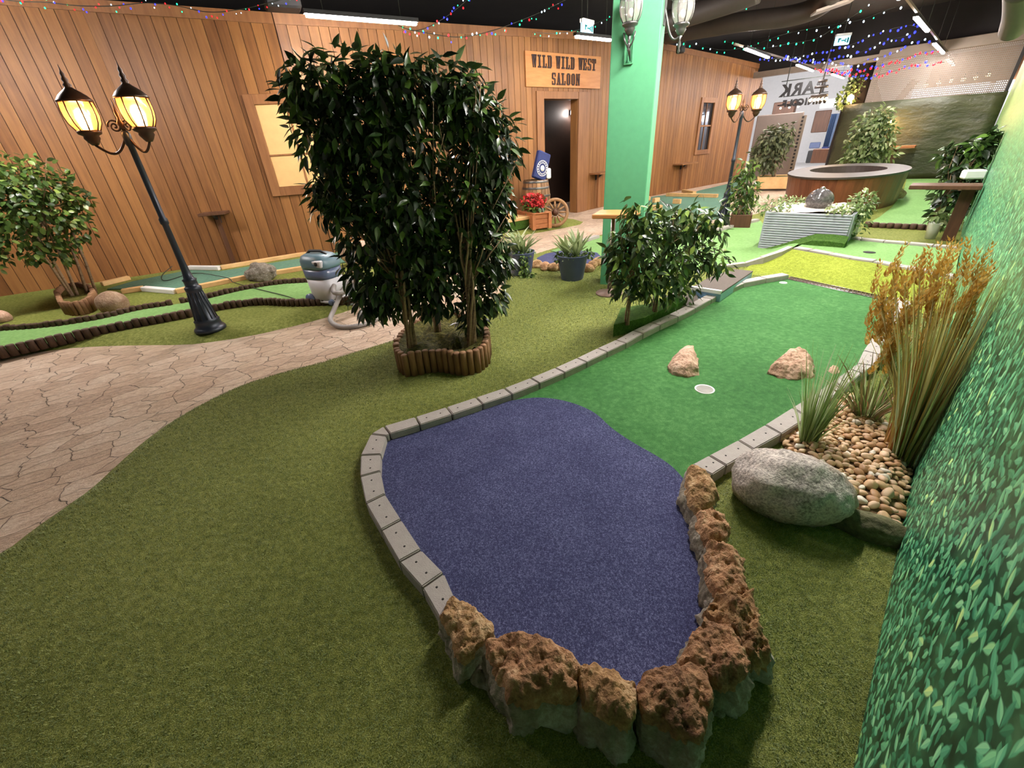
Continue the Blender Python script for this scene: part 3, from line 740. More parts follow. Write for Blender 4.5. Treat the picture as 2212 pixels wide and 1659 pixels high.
rough_stone(Cp([(1320, 680), (1390, 635), (1480, 640), (1610, 605), (1700, 690), (1730, 790), (1690, 950), (1650, 1035), (1560, 990), (1350, 890), (1300, 800), (1290, 730)]), .16, M['rock_red'], 'biggest square brown stone at the foot of the blue felt', 1.06, (-.005, -.025), seed=4, amp=.012)
rough_stone(Cp([(1680, 345), (1800, 375), (1890, 470), (1945, 600), (1950, 690), (1850, 720), (1740, 690), (1650, 640), (1550, 590), (1560, 540), (1620, 430)]), .15, M['rock_red'], 'dark pitted brown stone after the biggest front stone', 1.08, (.0, -.015), seed=5, amp=.014)
rough_stone(Cp([(1715, 250), (1760, 205), (1960, 210), (1985, 300), (2010, 390), (2070, 520), (2050, 570), (2000, 600), (1940, 590), (1890, 480), (1830, 400), (1740, 340), (1700, 290)]), .13, M['rock_tan'], 'crumbly pale stone with ragged outer edge', 1.06, (-.012, -.0), seed=6, amp=.02)
C4 = lambda p: Cp(p, 1450, 900, .3444)
rough_stone(C4([(245, 775), (330, 755), (400, 830), (470, 880), (465, 970), (500, 1090), (390, 1110), (290, 1080), (250, 1000), (255, 900)]), .12, M['rock_red'], 'long brown stone above the crumbly pale one', 1.05, (-.03, .0), seed=7)
rough_stone(C4([(185, 580), (260, 545), (340, 600), (370, 690), (340, 745), (240, 765), (200, 670)]), .115, M['rock_red'], 'small reddish stone, second from the pebble side kerb', 1.1, (-.034, .0), seed=8)
rough_stone(C4([(120, 310), (170, 300), (250, 360), (295, 440), (280, 510), (180, 580), (135, 520), (105, 420)]), .11, M['rock_tan'], 'light brown stone touching the end of the pebble side kerb', 1.1, (-.026, .0), seed=9)
rough_stone(Cp([(310, 640), (360, 630), (420, 710), (440, 770), (400, 750), (330, 720)]), .03, M['mortar'], 'small white stone chip on the turf below the tan stone', 1.1, seed=10, amp=.006, bulge=.004, name='stone_chip', mortar=False)
rough_stone(Cp([(1730, 840), (1760, 850), (1795, 890), (1780, 905), (1740, 885)]), .03, M['mortar'], 'small white stone chip beside the biggest front stone', 1.1, seed=11, amp=.005, bulge=.004, name='stone_chip', mortar=False)
# two stones standing on the near green
rough_stone([(1446, 783), (1456, 765), (1478, 750), (1498, 746), (1503, 770), (1509, 796), (1480, 800), (1455, 796)], .05, M['pink_rock'], 'pointed pinkish stone on the near green before the cup', 1.12, (0, -.01), amp=.009, seed=12, bulge=.03, name='obstacle_stone', group='obstacle stones on the near green', mortar=False)
rough_stone([(1664, 793), (1690, 765), (1722, 751), (1748, 762), (1760, 790), (1752, 802), (1720, 806), (1690, 802)], .05, M['pink_rock'], 'wider pinkish stone on the near green behind the pale reed tuft', 1.1, (0, -.01), amp=.012, seed=13, bulge=.03, name='obstacle_stone', group='obstacle stones on the near green', mortar=False)
rough_stone([(1788, 798), (1800, 786), (1812, 792), (1815, 803), (1800, 806)], .02, M['pink_rock'], 'little pink stone lying against the pebble side kerb', 1.1, amp=.004, seed=14, bulge=.012, name='obstacle_stone', group='obstacle stones on the near green', mortar=False)

def boulder(name, c, r, mat, label, cat='boulder', seed=0, amp=.16, rot=0, sub=4, group=None, flat=.6):
    bm = bmesh.new(); bmesh.ops.create_icosphere(bm, subdivisions=sub, radius=1.0); vs = []; o = Vector((seed * 5.1, seed * 2.3, seed))
    R = Matrix.Rotation(rot, 3, 'Z')
    for v in bm.verts:
        p = v.co.copy(); k = 1 + amp * noise.fractal(p * 1.1 + o, .9, 2.0, 5) + amp * .12 * noise.fractal(p * 5 + o, .7, 2.0, 3)
        p *= k; p = Vector((p.x * r[0], p.y * r[1], max(p.z, -flat) * r[2])); vs.append(R @ p + Vector(c))
    bm.verts.index_update(); fs = [tuple(v.index for v in f.verts) for f in bm.faces]; bm.free()
    ob = MB().add(vs, fs, True).build(name, mat, None, Vector((c[0], c[1], c[2] - r[2] * flat))); return tag(ob, label, cat, group)

# ------------------------------------------------------------------ pebble bed
bed_px = [(1690, 945), (1740, 908), (1790, 872), (1840, 845), (1890, 860), (1935, 935), (1975, 1012), (1972, 1080), (1948, 1168), (1900, 1150), (1850, 1130), (1780, 1080), (1720, 1000)]
bed = [G(x, y, .03) for x, y in bed_px]
bed = [p + E2 * max(0, RW + .012 - p.dot(E2)) for p in bed]
be = [(p.x, p.y) for p in bed]
def bed_z(V): return .004 + .05 * np.clip(seg_dist(V, be + [be[0]]) / .07, 0, 1)
bo = sheet('pebble_bed', bed, bed_z, M['gravel_bed'], .03); tag(bo, 'sandy bed of packed small gravel under the tan pebbles', 'gravel', kind='stuff')
rng = random.Random(3)
def pebble_mesh(k):
    bm = bmesh.new(); bmesh.ops.create_icosphere(bm, subdivisions=3, radius=1.0)
    for v in bm.verts:
        p = v.co.copy(); p *= 1 + .22 * noise.noise(p * 1.2 + Vector((k * 7.3, k * 1.9, 0))); v.co = p
    me = bpy.data.meshes.new('pebble'); bm.to_mesh(me); bm.free()
    me.polygons.foreach_set('use_smooth', [True] * len(me.polygons)); return me
kinds = [('peb_tan', 'smooth tan pebble lying in the pebble bed', 'tan pebbles in the bed', 6), ('peb_pink', 'smooth pale peach pebble lying in the pebble bed', 'peach pebbles in the bed', 5), ('peb_white', 'whitish rounded pebble lying in the pebble bed', 'whitish pebbles in the bed', 2), ('peb_brown', 'smooth brown pebble lying in the pebble bed', 'brown pebbles in the bed', 3)]
pmesh = {}
for kname, *_ in kinds:
    pmesh[kname] = []
    for k in range(4):
        me = pebble_mesh(k + len(pmesh) * 4); me.materials.append(M[kname]); pmesh[kname].append(me)
lo = np.array(be).min(0); hi = np.array(be).max(0)
spots = []; tries = 0
while len(spots) < 520 and tries < 60000:
    tries += 1; x = rng.uniform(lo[0], hi[0]); y = rng.uniform(lo[1], hi[1])
    if not inside(np.array([x]), np.array([y]), be)[0]: continue
    r = rng.uniform(.011, .021) * (1.25 if y < 1.25 else 1.0)
    if all((x - a) ** 2 + (y - b) ** 2 > ((r + q) * .78) ** 2 for a, b, q in spots): spots.append((x, y, r))
spots.sort(key=lambda s: (s[0] ** 2 + s[1] ** 2) / (s[2] / .015) ** 2)
zs = bed_z(np.array([(a, b) for a, b, _ in spots]))
rest = MB()
bag = [k for k in kinds for _ in range(k[3])]
for i, (x, y, r) in enumerate(spots):
    kname, lab, grp, _ = rng.choice(bag); me = rng.choice(pmesh[kname])
    scl = (r * rng.uniform(.95, 1.35), r * rng.uniform(.75, .95), r * rng.uniform(.55, .75)); rot = (rng.uniform(-.35, .35), rng.uniform(-.35, .35), rng.uniform(0, 6.28))
    zc = zs[i] + scl[2] * .75
    if i < 300:
        o = bpy.data.objects.new('pebble', me); COL.objects.link(o); o.location = (x, y, zc); o.scale = scl; o.rotation_euler = rot; tag(o, lab, 'pebble', grp)
    else:
        from mathutils import Euler
        R = Euler(rot).to_matrix(); rest.add([R @ Vector((v.co.x * scl[0], v.co.y * scl[1], v.co.z * scl[2])) + Vector((x, y, zc)) for v in me.vertices], [tuple(p.vertices) for p in me.polygons], True)
if rest.v: tag(rest.build('pebbles', M['peb_tan'], None), 'smaller tan pebbles filling the far end of the pebble bed', 'pebbles', kind='stuff')
# the big boulder and the low mossy one that hold the pebbles
bc = G(1700, 1075, .06)
boulder('boulder', (bc.x + .015, bc.y + .02, .09), (.2, .15, .15), M['granite'], 'large grey granite boulder between the kerb end and the pebbles', seed=3, amp=.12, rot=math.radians(-32), sub=5, flat=.62)
bc2 = G(1895, 1140, .02)
boulder('boulder', (bc2.x - .04, bc2.y + .01, .02), (.17, .055, .06), M['moss_rock'], 'low mossy stone holding the pebbles beside the big boulder', seed=8, amp=.2, rot=math.radians(-40))

# ================================================================== PLANTS
nrg = np.random.default_rng(5)
def unit(a): return a / np.maximum(np.linalg.norm(a, axis=1, keepdims=True), 1e-9)
def template(ts, hw, fold=.35, droop=.22):
    V = []; F = []
    for t, h in zip(ts, hw): V.append((t, 0, -droop * t * t))
    n = len(ts); L = {}; R = {}
    for i in range(1, n - 1):
        L[i] = len(V); V.append((ts[i], hw[i] * .5, -droop * ts[i] ** 2 + fold * hw[i] * .5))
        R[i] = len(V); V.append((ts[i], -hw[i] * .5, -droop * ts[i] ** 2 + fold * hw[i] * .5))
    for i in range(n - 1):
        l0, l1 = L.get(i, i), L.get(i + 1, i + 1); r0, r1 = R.get(i, i), R.get(i + 1, i + 1)
        if i == 0: F += [(0, 1, l1, l1), (0, r1, 1, 1)]
        elif i == n - 2: F += [(i, i + 1, l0, l0), (i, r0, i + 1, i + 1)]
        else: F += [(i, i + 1, l1, l0), (i, r0, r1, i + 1)]
    return np.array(V, float), np.array(F)
LEAF = template([0, .12, .32, .58, .82, 1], [0, .5, .95, .8, .34, 0])
ROUND = template([0, .15, .45, .75, 1], [0, .8, 1.15, .8, 0], .25, .15)
SMALL = template([0, .4, 1], [0, 1, 0], .3, .15)
STRAP = template([0, .2, .5, .8, 1], [.6, .9, 1, .6, 0], .3, .45)
def leaf_mesh(name, parent, mat, P, D, N, L, wr, tpl=LEAF):
    tv, tf = tpl; D = unit(D); Sd = unit(np.cross(N, D)); N2 = np.cross(D, Sd); L = L[:, None]
    V = P[:, None, :] + (L * 1)[:, :, None] * (tv[None, :, 0:1] * D[:, None, :] + wr * tv[None, :, 1:2] * Sd[:, None, :] + (wr * .8 + .2) * tv[None, :, 2:3] * N2[:, None, :] * np.where(tv[None, :, 2:3] > 0, wr, 1))
    k = len(tv); F = (tf[None] + (np.arange(len(P)) * k)[:, None, None]).reshape(-1, 4)
    V = V.reshape(-1, 3); V = V + np.maximum(0, RW + .012 - V @ np.array(E2))[:, None] * np.array(E2)
    me = bpy.data.meshes.new(name); o = np.array(ORG[parent.name])
    tri = F[:, 2] == F[:, 3]; faces = [tuple(f[:3]) if t else tuple(f) for f, t in zip(F.tolist(), tri)]
    me.from_pydata((V - o).tolist(), [], faces); me.materials.append(mat)
    me.polygons.foreach_set('use_smooth', [True] * len(me.polygons)); me.update()
    return link(name, me, parent, None)
def crown(parent, ells, n, mat, L=(.07, .11), wr=.4, tpl=LEAF, down=.6, name='foliage', shell=.42):
    """ells: (centre, (rx, ry, rz), horizontal axis)"""
    vol = np.array([(e[1][0] * e[1][1] * e[1][2]) ** .67 for e in ells]); cnt = nrg.multinomial(n, vol / vol.sum()); Ps = []; Ds = []; Ns = []
    for (c, r, ax), k in zip(ells, cnt):
        if not k: continue
        u = unit(nrg.normal(size=(k, 3))); rad = nrg.random(k) ** shell
        X = np.array(ax); Y = np.array(Vector((0, 0, 1)).cross(Vector(ax)))
        q = u * rad[:, None] * np.array(r)
        Ps.append(np.array(c) + q[:, 0:1] * X + q[:, 1:2] * Y + q[:, 2:3] * np.array([0, 0, 1]))
        w_ = u[:, 0:1] * X + u[:, 1:2] * Y + u[:, 2:3] * np.array([0, 0, 1])
        Ds.append(w_ * .55 + nrg.normal(size=(k, 3)) * .42 + np.array([0, 0, -down])); Ns.append(w_ * .8 + nrg.normal(size=(k, 3)) * .35 + np.array([0, 0, .55]))
    P = np.vstack(Ps); D = np.vstack(Ds); N = np.vstack(Ns); Lh = nrg.uniform(L[0], L[1], len(P))
    return leaf_mesh(name, parent, mat, P, D, N, Lh, wr, tpl)
def ells_px(base, lst, ry=None):
    n = Vector((base.x, base.y, 0)).normalized(); ax = Vector((n.y, -n.x, 0)); out = []
    for e in lst:
        x, y, rx, rz = e[:4]; off = e[4] if len(e) > 4 else 0
        b2 = base + n * off; c = onplane(x, y, b2, n); r1 = (onplane(x + rx, y, b2, n) - c).length; r2 = (onplane(x, y - rz, b2, n) - c).length
        out.append((c, (r1, (ry or .8) * min(r1, r2), r2), tuple(ax)))
    return out
def stems(parent, base, top, k, r, spread=.02, name='trunk', mat='bark', seed=0, twist=5.0):
    rg = random.Random(seed); m = MB(); base, top = Vector(base), Vector(top)
    for i in range(k):
        ph = 2 * PI * i / k + rg.random(); pts = []; rad = []
        for j in range(13):
            u = j / 12; a = ph + twist * u; s = spread * (1.0 + .5 * math.sin(u * 9 + i)) * (1 + 1.3 * max(0, u - .6))
            pts.append(base.lerp(top, u) + Vector((math.cos(a) * s, math.sin(a) * s, 0))); rad.append(r * (1 - .45 * u))
        m.tube(pts, rad, 7)
    return m.build(name, M[mat], parent)
def twigs(parent, base, ells, k, seed=0, r=.004, name='branches'):
    rg = random.Random(seed); m = MB(); base = Vector(base)
    for i in range(k):
        c, rr, ax = ells[rg.randrange(len(ells))]; e = Vector(c) + Vector((rg.uniform(-1, 1) * rr[0], rg.uniform(-1, 1) * rr[1], rg.uniform(-.8, .9) * rr[2]))
        mid_ = base.lerp(e, .5) + Vector((rg.uniform(-.05, .05), rg.uniform(-.05, .05), .04)); m.tube([base, mid_, e], [r * 1.3, r, r * .5], 5)
    return m.build(name, M['bark'], parent)
def palisade(parent, poly, z0, z1, d, mat, top=None, jit=.006, seed=0, name='log', limit=100):
    """a closed or open run of upright round logs; each log a part"""
    rg = random.Random(seed); P = [Vector(p) for p in poly]; L = [0]
    for a, b in zip(P, P[1:]): L.append(L[-1] + (b - a).length)
    n = max(2, round(L[-1] / d)); j = 0; out = []
    for k in range(min(n, limit)):
        s = L[-1] * (k + .5) / n
        while L[j + 1] < s: j += 1
        p = P[j].lerp(P[j + 1], (s - L[j]) / (L[j + 1] - L[j])); zz = z1 + rg.uniform(-jit, jit); r = d * .5 * rg.uniform(.95, 1.04)
        g = getattr(p, 'z', 0)
        o = MB().lathe([(r, z0), (r, zz - .006), (r * .85, zz), (.0005, zz + .001)], (p.x, p.y, g), 10).build(name, M[mat], parent); out.append(o)
    return out

# --- the big ficus trio in its log planter
pc = G(955, 778)
ring = [G(x, y) for x, y in [(866, 800), (880, 812), (905, 809), (930, 803), (960, 802), (985, 808), (1010, 810), (1035, 803), (1052, 788), (1056, 762), (1050, 738), (1020, 722), (985, 712), (940, 718), (905, 732), (876, 760), (864, 782), (866, 800)]]
pl = thing('log_planter', 'low planter of upright brown half logs filled with moss under the big ficus', 'planter', pc)
palisade(pl, ring, -.02, .165, .046, 'log', seed=4, jit=.008)
m = MB(); m.prism([(p.x * .99 + pc.x * .01, p.y * .99 + pc.y * .01) for p in ring[:-1]], -.01, .1); m.build('soil', M['moss'], pl)
mv = sheet('moss', [p.lerp(pc, .06) for p in ring[:-1]], lambda V: .125 + .06 * np.array([noise.fractal(Vector((a * 7, b * 7, 1)), .8, 2, 3) for a, b in V]) + .02, M['moss'], .03)
mv.parent = pl; mv.location = -Vector(pc)
def big(base_px, trunk_top, lst, n, label, seed, mat='leaf_dark', L=(.065, .1), k=6):
    b = G(base_px[0], base_px[1], .12); bb = Vector((pc.x, pc.y, 0)); t = thing('ficus_tree', label, 'tree', (b.x, b.y, .12), 'three ficus stems of the big tree')
    E_ = ells_px(bb, lst, .75); top = onplane(trunk_top[0], trunk_top[1], b, Vector((b.x, b.y, 0)).normalized())
    stems(t, b, top, k, .011, .021, seed=seed, twist=4)
    twigs(t, b.lerp(top, .55), E_, 26, seed)
    crown(t, E_, n, M[mat], L, .4)
    return t
big((893, 760), (840, 480), [(690, 185, 90, 75), (740, 140, 90, 45), (700, 300, 70, 100), (780, 260, 100, 110), (745, 400, 75, 85), (800, 470, 95, 100), (820, 580, 85, 80), (850, 650, 50, 40), (700, 440, 35, 60), (800, 640, 45, 55), (640, 200, 42, 55)], 2700, 'big dark ficus with the leaning stem, nearest the vacuum cleaner, in the log planter', 1)
big((948, 722), (905, 450), [(850, 200, 120, 95), (850, 320, 120, 120), (880, 450, 110, 110), (920, 560, 90, 85), (940, 640, 65, 45), (830, 150, 90, 40)], 2700, 'middle stem of the big dark ficus trio, rooted at the rear of the planter', 2)
big((1020, 752), (1005, 500), [(965, 175, 80, 60), (1000, 240, 80, 90), (1050, 310, 75, 95), (1010, 430, 85, 110), (1080, 420, 28, 70), (1030, 540, 70, 80), (1045, 630, 50, 60), (1075, 560, 32, 50), (1020, 690, 28, 40)], 2700, 'dark ficus stem with tangled vine, nearest the grey kerb, in the log planter', 3)

# --- tree at the far left edge in its own log planter
lb = G(178, 655); lp = thing('log_planter', 'log planter with pale log tops under the tree beside the timber wall', 'planter', lb)
ringl = [G(x, y) for x, y in [(136, 655), (146, 678), (165, 682), (185, 680), (203, 672), (215, 655), (205, 640), (180, 634), (150, 638), (136, 655)]]
palisade(lp, ringl, -.02, .15, .05, 'log', seed=8); m = MB(); m.prism([(p.x, p.y) for p in ringl[:-1]], 0, .1); m.build('soil', M['moss'], lp)
lt = thing('ficus_tree', 'bushy pale-topped tree with four slim leaning stems beside the timber wall', 'tree', Vector((lb.x, lb.y, .1)))
El = ells_px(lb, [(60, 385, 95, 55), (20, 430, 110, 95), (100, 450, 95, 85), (150, 420, 45, 55), (160, 480, 40, 50), (60, 520, 70, 50), (130, 540, 60, 35), (-60, 430, 90, 100), (-40, 540, 60, 50)], .8)
mm = MB()
for i, (x0, y0, x1, y1) in enumerate([(160, 640, 60, 480), (172, 645, 90, 470), (192, 640, 130, 480), (208, 630, 155, 500), (165, 650, 30, 470)]):
    a = onplane(x0, y0 + 4, lb, Vector((lb.x, lb.y, 0)).normalized()); b = onplane(x1, y1, lb, Vector((lb.x, lb.y, 0)).normalized())
    mm.tube([a, a.lerp(b, .5) + Vector((.02, 0, .01)), b], [.017, .014, .01], 7)
mm.build('trunk', M['bark'], lt)
twigs(lt, onplane(90, 480, lb, Vector((lb.x, lb.y, 0)).normalized()), El, 24, 4)
crown(lt, El, 2300, M['leaf_mid'], (.05, .08), .55, ROUND, .35)
b0 = G(250, 668); boulder('boulder', (b0.x, b0.y, .07), (.16, .12, .13), M['brownrock'], 'smooth brown boulder leaning against the log planter by the timber wall', seed=5, amp=.06, sub=4)
b0 = G(4, 695); boulder('stone', (b0.x, b0.y, .05), (.1, .08, .08), M['pink_rock'], 'pinkish stone at the end of the dark log edging near the tree', 'stone', seed=15, amp=.1)
b0 = G(568, 604); boulder('volcanic_rock', (b0.x, b0.y, .07), (.19, .13, .14), M['volcanic'], 'knobbly grey volcanic rock lying on the pale timber beam', 'rock', seed=9, amp=.26, sub=5)
b0 = G(785, 575); boulder('volcanic_rock', (b0.x, b0.y + .1, .12), (.3, .2, .2), M['pink_rock'], 'pinkish rugged rock half hidden behind the big ficus', 'rock', seed=19, amp=.22, sub=4)

# --- three low ficus shrubs in a turf-covered trough along the kerb
tp = [G(x, y) for x, y in [(1324, 728), (1390, 712), (1470, 676), (1478, 668), (1462, 656), (1400, 680), (1340, 690)]]
o = MB().prism([(p.x, p.y) for p in tp], -.01, .1).build('turf_trough', M['turf_dark'], None); tag(o, 'low trough covered in dark green turf at the foot of the small ficus shrubs', 'planter')
def shrub(bpx, lst, n, label, seed, gp='small ficus shrubs along the kerb', mat='leaf_shrub', L=(.06, .095), z=.1, wr=.42, tpl=LEAF, k=4, r=.008, sp=.012, tw=14):
    b = G(bpx[0], bpx[1]); t = thing('ficus_shrub', label, 'shrub', (b.x, b.y, z), gp); E_ = ells_px(b, lst, .8); top = E_[0][0]
    b1 = Vector((b.x, b.y, z - .02)); stems(t, b1, Vector((top.x, top.y, top.z)), k, r, sp, seed=seed, twist=4); twigs(t, b1.lerp(top, .6), E_, tw, seed, .003); crown(t, E_, n, M[mat], L, wr, tpl); return t
shrub((1353, 722), [(1370, 530, 60, 60), (1335, 550, 42, 55), (1390, 480, 55, 40), (1355, 610, 45, 40), (1390, 600, 40, 50), (1365, 440, 14, 25)], 620, 'small dark ficus shrub at the near end of the turf trough', 11)
shrub((1412, 698), [(1440, 490, 60, 50), (1430, 560, 60, 60), (1440, 620, 40, 40), (1480, 460, 35, 22)], 560, 'middle small ficus shrub in the turf trough along the kerb', 12)
shrub((1466, 668), [(1505, 480, 50, 45), (1490, 550, 50, 60), (1480, 620, 32, 45), (1545, 470, 25, 35), (1540, 560, 28, 35), (1565, 570, 20, 30), (1560, 505, 16, 12)], 620, 'small ficus shrub at the far end of the turf trough by the pale blue steps', 13)

# --- reeds and grasses in the pebble bed
def reeds(t, base, n, H, spread, lean, mat, w=.004, name='blades', seed=0, bow=.25, rbase=.03, k=5):
    rg = np.random.default_rng(seed); V = []; F = []
    for i in range(n):
        a = rg.uniform(0, 6.28); r0 = rbase * math.sqrt(rg.random()); b = np.array([base.x + r0 * math.cos(a), base.y + r0 * math.sin(a), base.z])
        h = H * rg.uniform(.45, 1.0); d = np.array([math.cos(a), math.sin(a), 0]) * rg.uniform(0, spread) + np.array(lean) * rg.uniform(.5, 1.1); f = rg.uniform(0, 6.28); s = np.array([math.cos(f), math.sin(f), 0]) * w * rg.uniform(.6, 1.2)
        i0 = len(V)
        for j in range(k):
            u = j / (k - 1); p = b + np.array([0, 0, h * (u - bow * .5 * u * u * np.linalg.norm(d) / max(spread, .01) * .6)]) + d * h * (u * .6 + bow * u * u); q = s * (1 - u ** 2 * .92); V += [p - q, p + q]
        for j in range(k - 1): F.append((i0 + 2 * j, i0 + 2 * j + 1, i0 + 2 * j + 3, i0 + 2 * j + 2))
    V = np.array(V); e2 = np.array(E2); V = V + np.maximum(0, RW + .012 - V @ e2)[:, None] * e2
    return np_mesh(name, V, np.array(F), M[mat], t)
b = G(1742, 960, .03); t = thing('reed_tuft', 'pale green artificial reed tuft standing by the pebble side kerb and the boulder', 'grass tuft', b)
reeds(t, b, 150, .52, .28, (.02, .0, 0), 'blade_pale', .0032, 'blades', 1)
reeds(t, b, 60, .34, .5, (.1, 0, 0), 'blade_pale', .0028, 'side_blades', 2, .5)
b = G(1868, 905, .03); t = thing('fountain_grass', 'arching grass with feathery pinkish ends behind the pale green reed tuft', 'grass tuft', b)
reeds(t, b, 130, .32, .55, (-.1, 0, 0), 'blade_pale', .003, 'blades', 3, .5, .05)
reeds(t, b, 60, .36, .7, (-.15, 0, 0), 'feather', .006, 'plumes', 4, .6, .05)
def ears(t, pts, mat, name, L=.15, n=46, lf=.024):
    P = []; D = []; N = []
    for p, d in pts:
        d = Vector(d).normalized()
        for i in range(n):
            u = i / n; a = i * 2.4; o = d.orthogonal().normalized(); q = d.cross(o); s = o * math.cos(a) + q * math.sin(a)
            P.append(p + d * (L * u) + s * .004); D.append(d * 1.0 + s * .55); N.append(s)
    P, D, N = (np.array([tuple(v) for v in a]) for a in (P, D, N)); P = P + np.maximum(0, RW + .03 - P @ np.array(E2))[:, None] * np.array(E2); Lh = np.full(len(P), lf) * nrg.uniform(.7, 1.2, len(P)) * (1.25 - .6 * (np.arange(len(P)) % n) / n)
    leaf_mesh(name, t, mat, P, D, N, Lh, .45, SMALL)
b = G(1955, 985, .03); t = thing('tall_reed', 'tall golden reed clump with ripe seed heads against the hedge wall', 'reeds', b)
ln = G(1985, 985, .03) - b; lean = tuple((E1 * .22 + E2 * .02)); 
reeds(t, b, 280, .85, .34, lean, 'blade_dry', .004, 'blades', 5, .25, .055)
reeds(t, b + Vector((-.03, .02, 0)), 60, .62, .2, lean, 'blade_orange', .004, 'orange_blades', 6, .2, .05)
reeds(t, b - E1 * .03, 90, .62, .42, lean, 'blade_pale', .004, 'green_blades', 7, .2, .05)
rg = random.Random(9); el = []
nb = Vector((b.x, b.y, 0)).normalized()
for i in range(84):
    x = rg.uniform(1870, 2110); y = rg.gauss(690 - (x - 1960) * .25, 70); off = rg.uniform(-.05, .16)
    p = onplane(x, max(600, min(810, y)), b + nb * (off + .12), nb); p = p if p.dot(E2) > RW + .03 else p + E2 * (RW + .03 - p.dot(E2))
    el.append((p, (Vector((0, 0, 1)) + E1 * rg.uniform(0, .35) + Vector((rg.uniform(-.3, .3), rg.uniform(-.2, .3), 0)))))
ears(t, el, M['seed'], 'seed_heads')
mst = MB()
for p, d in el: mst.tube([b + Vector((rg.uniform(-.03, .03), rg.uniform(-.03, .03), 0)), b.lerp(p, .55) + Vector((0, 0, .06)), p + Vector(d).normalized() * .05], [.0022, .002, .0016], 4)
mst.build('stalks', M['blade_dry'], t)
b = G(1925, 800, .0); t = thing('red_tipped_grass', 'dark grass with dull red tips between the pebble side kerb and golden reeds', 'grass tuft', b)
reeds(t, b, 120, .34, .4, (.0, .0, 0), 'blade_pale', .0045, 'blades', 8, .3, .06)
el = [(b + Vector((rg.uniform(-.1, .08), rg.uniform(-.08, .08), rg.uniform(.1, .26))), (rg.uniform(-.3, .3), rg.uniform(-.3, .3), 1)) for i in range(12)]
ears(t, el, M['blade_orange'], 'red_tips', .07, 16, .024)

# ================================================================== FIBRES OF THE NEAR TURF
def fibres(name, poly, holes, dens, mat, label, size, zf, maxd, seed):
    rg = np.random.default_rng(seed); pl_ = [(p.x, p.y) for p in poly]; B = np.array(pl_); lo = np.maximum(B.min(0), [-3.4, -.2]); hi = np.minimum(B.max(0), [4.2, maxd])
    n = int(dens * np.prod(hi - lo)); P = lo + rg.random((n, 2)) * (hi - lo); d = np.sqrt((P ** 2).sum(1) + EYE ** 2)
    P = P[rg.random(n) < np.minimum(1, (1.7 / d) ** 1.5)]
    v = np.c_[P, np.zeros(len(P))] - np.array(CP); k = v @ np.array(CF); px = CX + FPX * (v @ np.array(CR)) / k; py = CY - FPX * (v @ np.array(CU)) / k
    P = P[(k > .2) & (px > -250) & (px < 2460) & (py < 1950)]
    P = P[inside(P[:, 0], P[:, 1], pl_)]
    for h in holes: P = P[~inside(P[:, 0], P[:, 1], [(q.x, q.y) for q in h])]
    n = len(P); z = zf(P); d = np.sqrt((P ** 2).sum(1) + EYE ** 2); sc = size * np.maximum(1, d / 1.9) ** .55 * rg.uniform(.6, 1.25, n)
    a = rg.uniform(0, 6.28, n); D = np.stack([np.cos(a), np.sin(a), 0 * a], 1); Sd = np.stack([-np.sin(a), np.cos(a), 0 * a], 1); ln = rg.uniform(.25, 1.3, n)[:, None]; w = (sc * .085)[:, None]; b0 = np.c_[P, z - .002]
    up = np.array([0, 0, 1.0]); s1 = sc[:, None]
    m1 = b0 + up * s1 * .6 + D * s1 * .35 * ln; tip = b0 + up * s1 * (1.05 - .35 * ln) + D * s1 * ln
    V = np.stack([b0 - Sd * w, b0 + Sd * w, m1 + Sd * w * .9, m1 - Sd * w * .9, tip + Sd * w * .15, tip - Sd * w * .15], 1).reshape(-1, 3)
    F = (np.array([[0, 1, 2, 3], [3, 2, 4, 5]])[None] + (np.arange(n) * 6)[:, None, None]).reshape(-1, 4)
    o = np_mesh(name, V, F, M[mat], None, (0, 0, 0)); return tag(o, label, 'artificial grass', kind='stuff')

# ================================================================== STREET LAMPS AND LANTERNS
def lantern_parts(t, c, r, lit, metal, tail=True):
    """one lantern round the bulb centre c: metal frame (a part) with glass, bulb as sub-parts"""
    c = Vector(c); s = r / .1
    m = MB()
    m.lathe([(.02 * s, -.185 * s), (.032 * s, -.17 * s), (.05 * s, -.14 * s), (.046 * s, -.125 * s), (.07 * s, -.112 * s), (.075 * s, -.098 * s), (.068 * s, -.088 * s)], c, 20)
    m.lathe([(.098 * s, .085 * s), (.108 * s, .09 * s), (.105 * s, .1 * s), (.082 * s, .128 * s), (.055 * s, .15 * s), (.03 * s, .168 * s), (.02 * s, .18 * s), (.026 * s, .19 * s), (.014 * s, .205 * s), (.02 * s, .222 * s), (.011 * s, .24 * s), (.014 * s, .256 * s), (.005 * s, .275 * s), (.001, .31 * s)], c, 20)
    for k in range(8):
        a = 2 * PI * k / 8; pts = []
        for rr, z in ((.07, -.09), (.094, -.045), (.103, 0), (.104, .045), (.1, .088)): pts.append(c + Vector((rr * s * math.cos(a), rr * s * math.sin(a), z * s)))
        m.tube(pts, .0045 * s, 5)
    fr = m.build('lantern', M[metal], t)
    MB().lathe([(.066 * s, -.088 * s), (.09 * s, -.045 * s), (.099 * s, 0), (.1 * s, .045 * s), (.096 * s, .087 * s)], c, 24, caps=False).build('glass', M['lglass' if lit else 'glass'], fr)
    MB().ball(c + Vector((0, 0, -.02 * s)), .028 * s, 8, (1, 1, 1.35)).build('bulb', M['glow'] if lit else M['white'], fr)
    if lit:
        ld = bpy.data.lights.new('lantern_light', 'POINT'); ld.energy = LANTERN_W; ld.color = (1, .57, .27); ld.shadow_soft_size = .05
        lo_ = bpy.data.objects.new('lantern_light', ld); COL.objects.link(lo_); lo_.parent = t; lo_.location = c + Vector((0, 0, .01)) - ORG[t.name]
    return fr
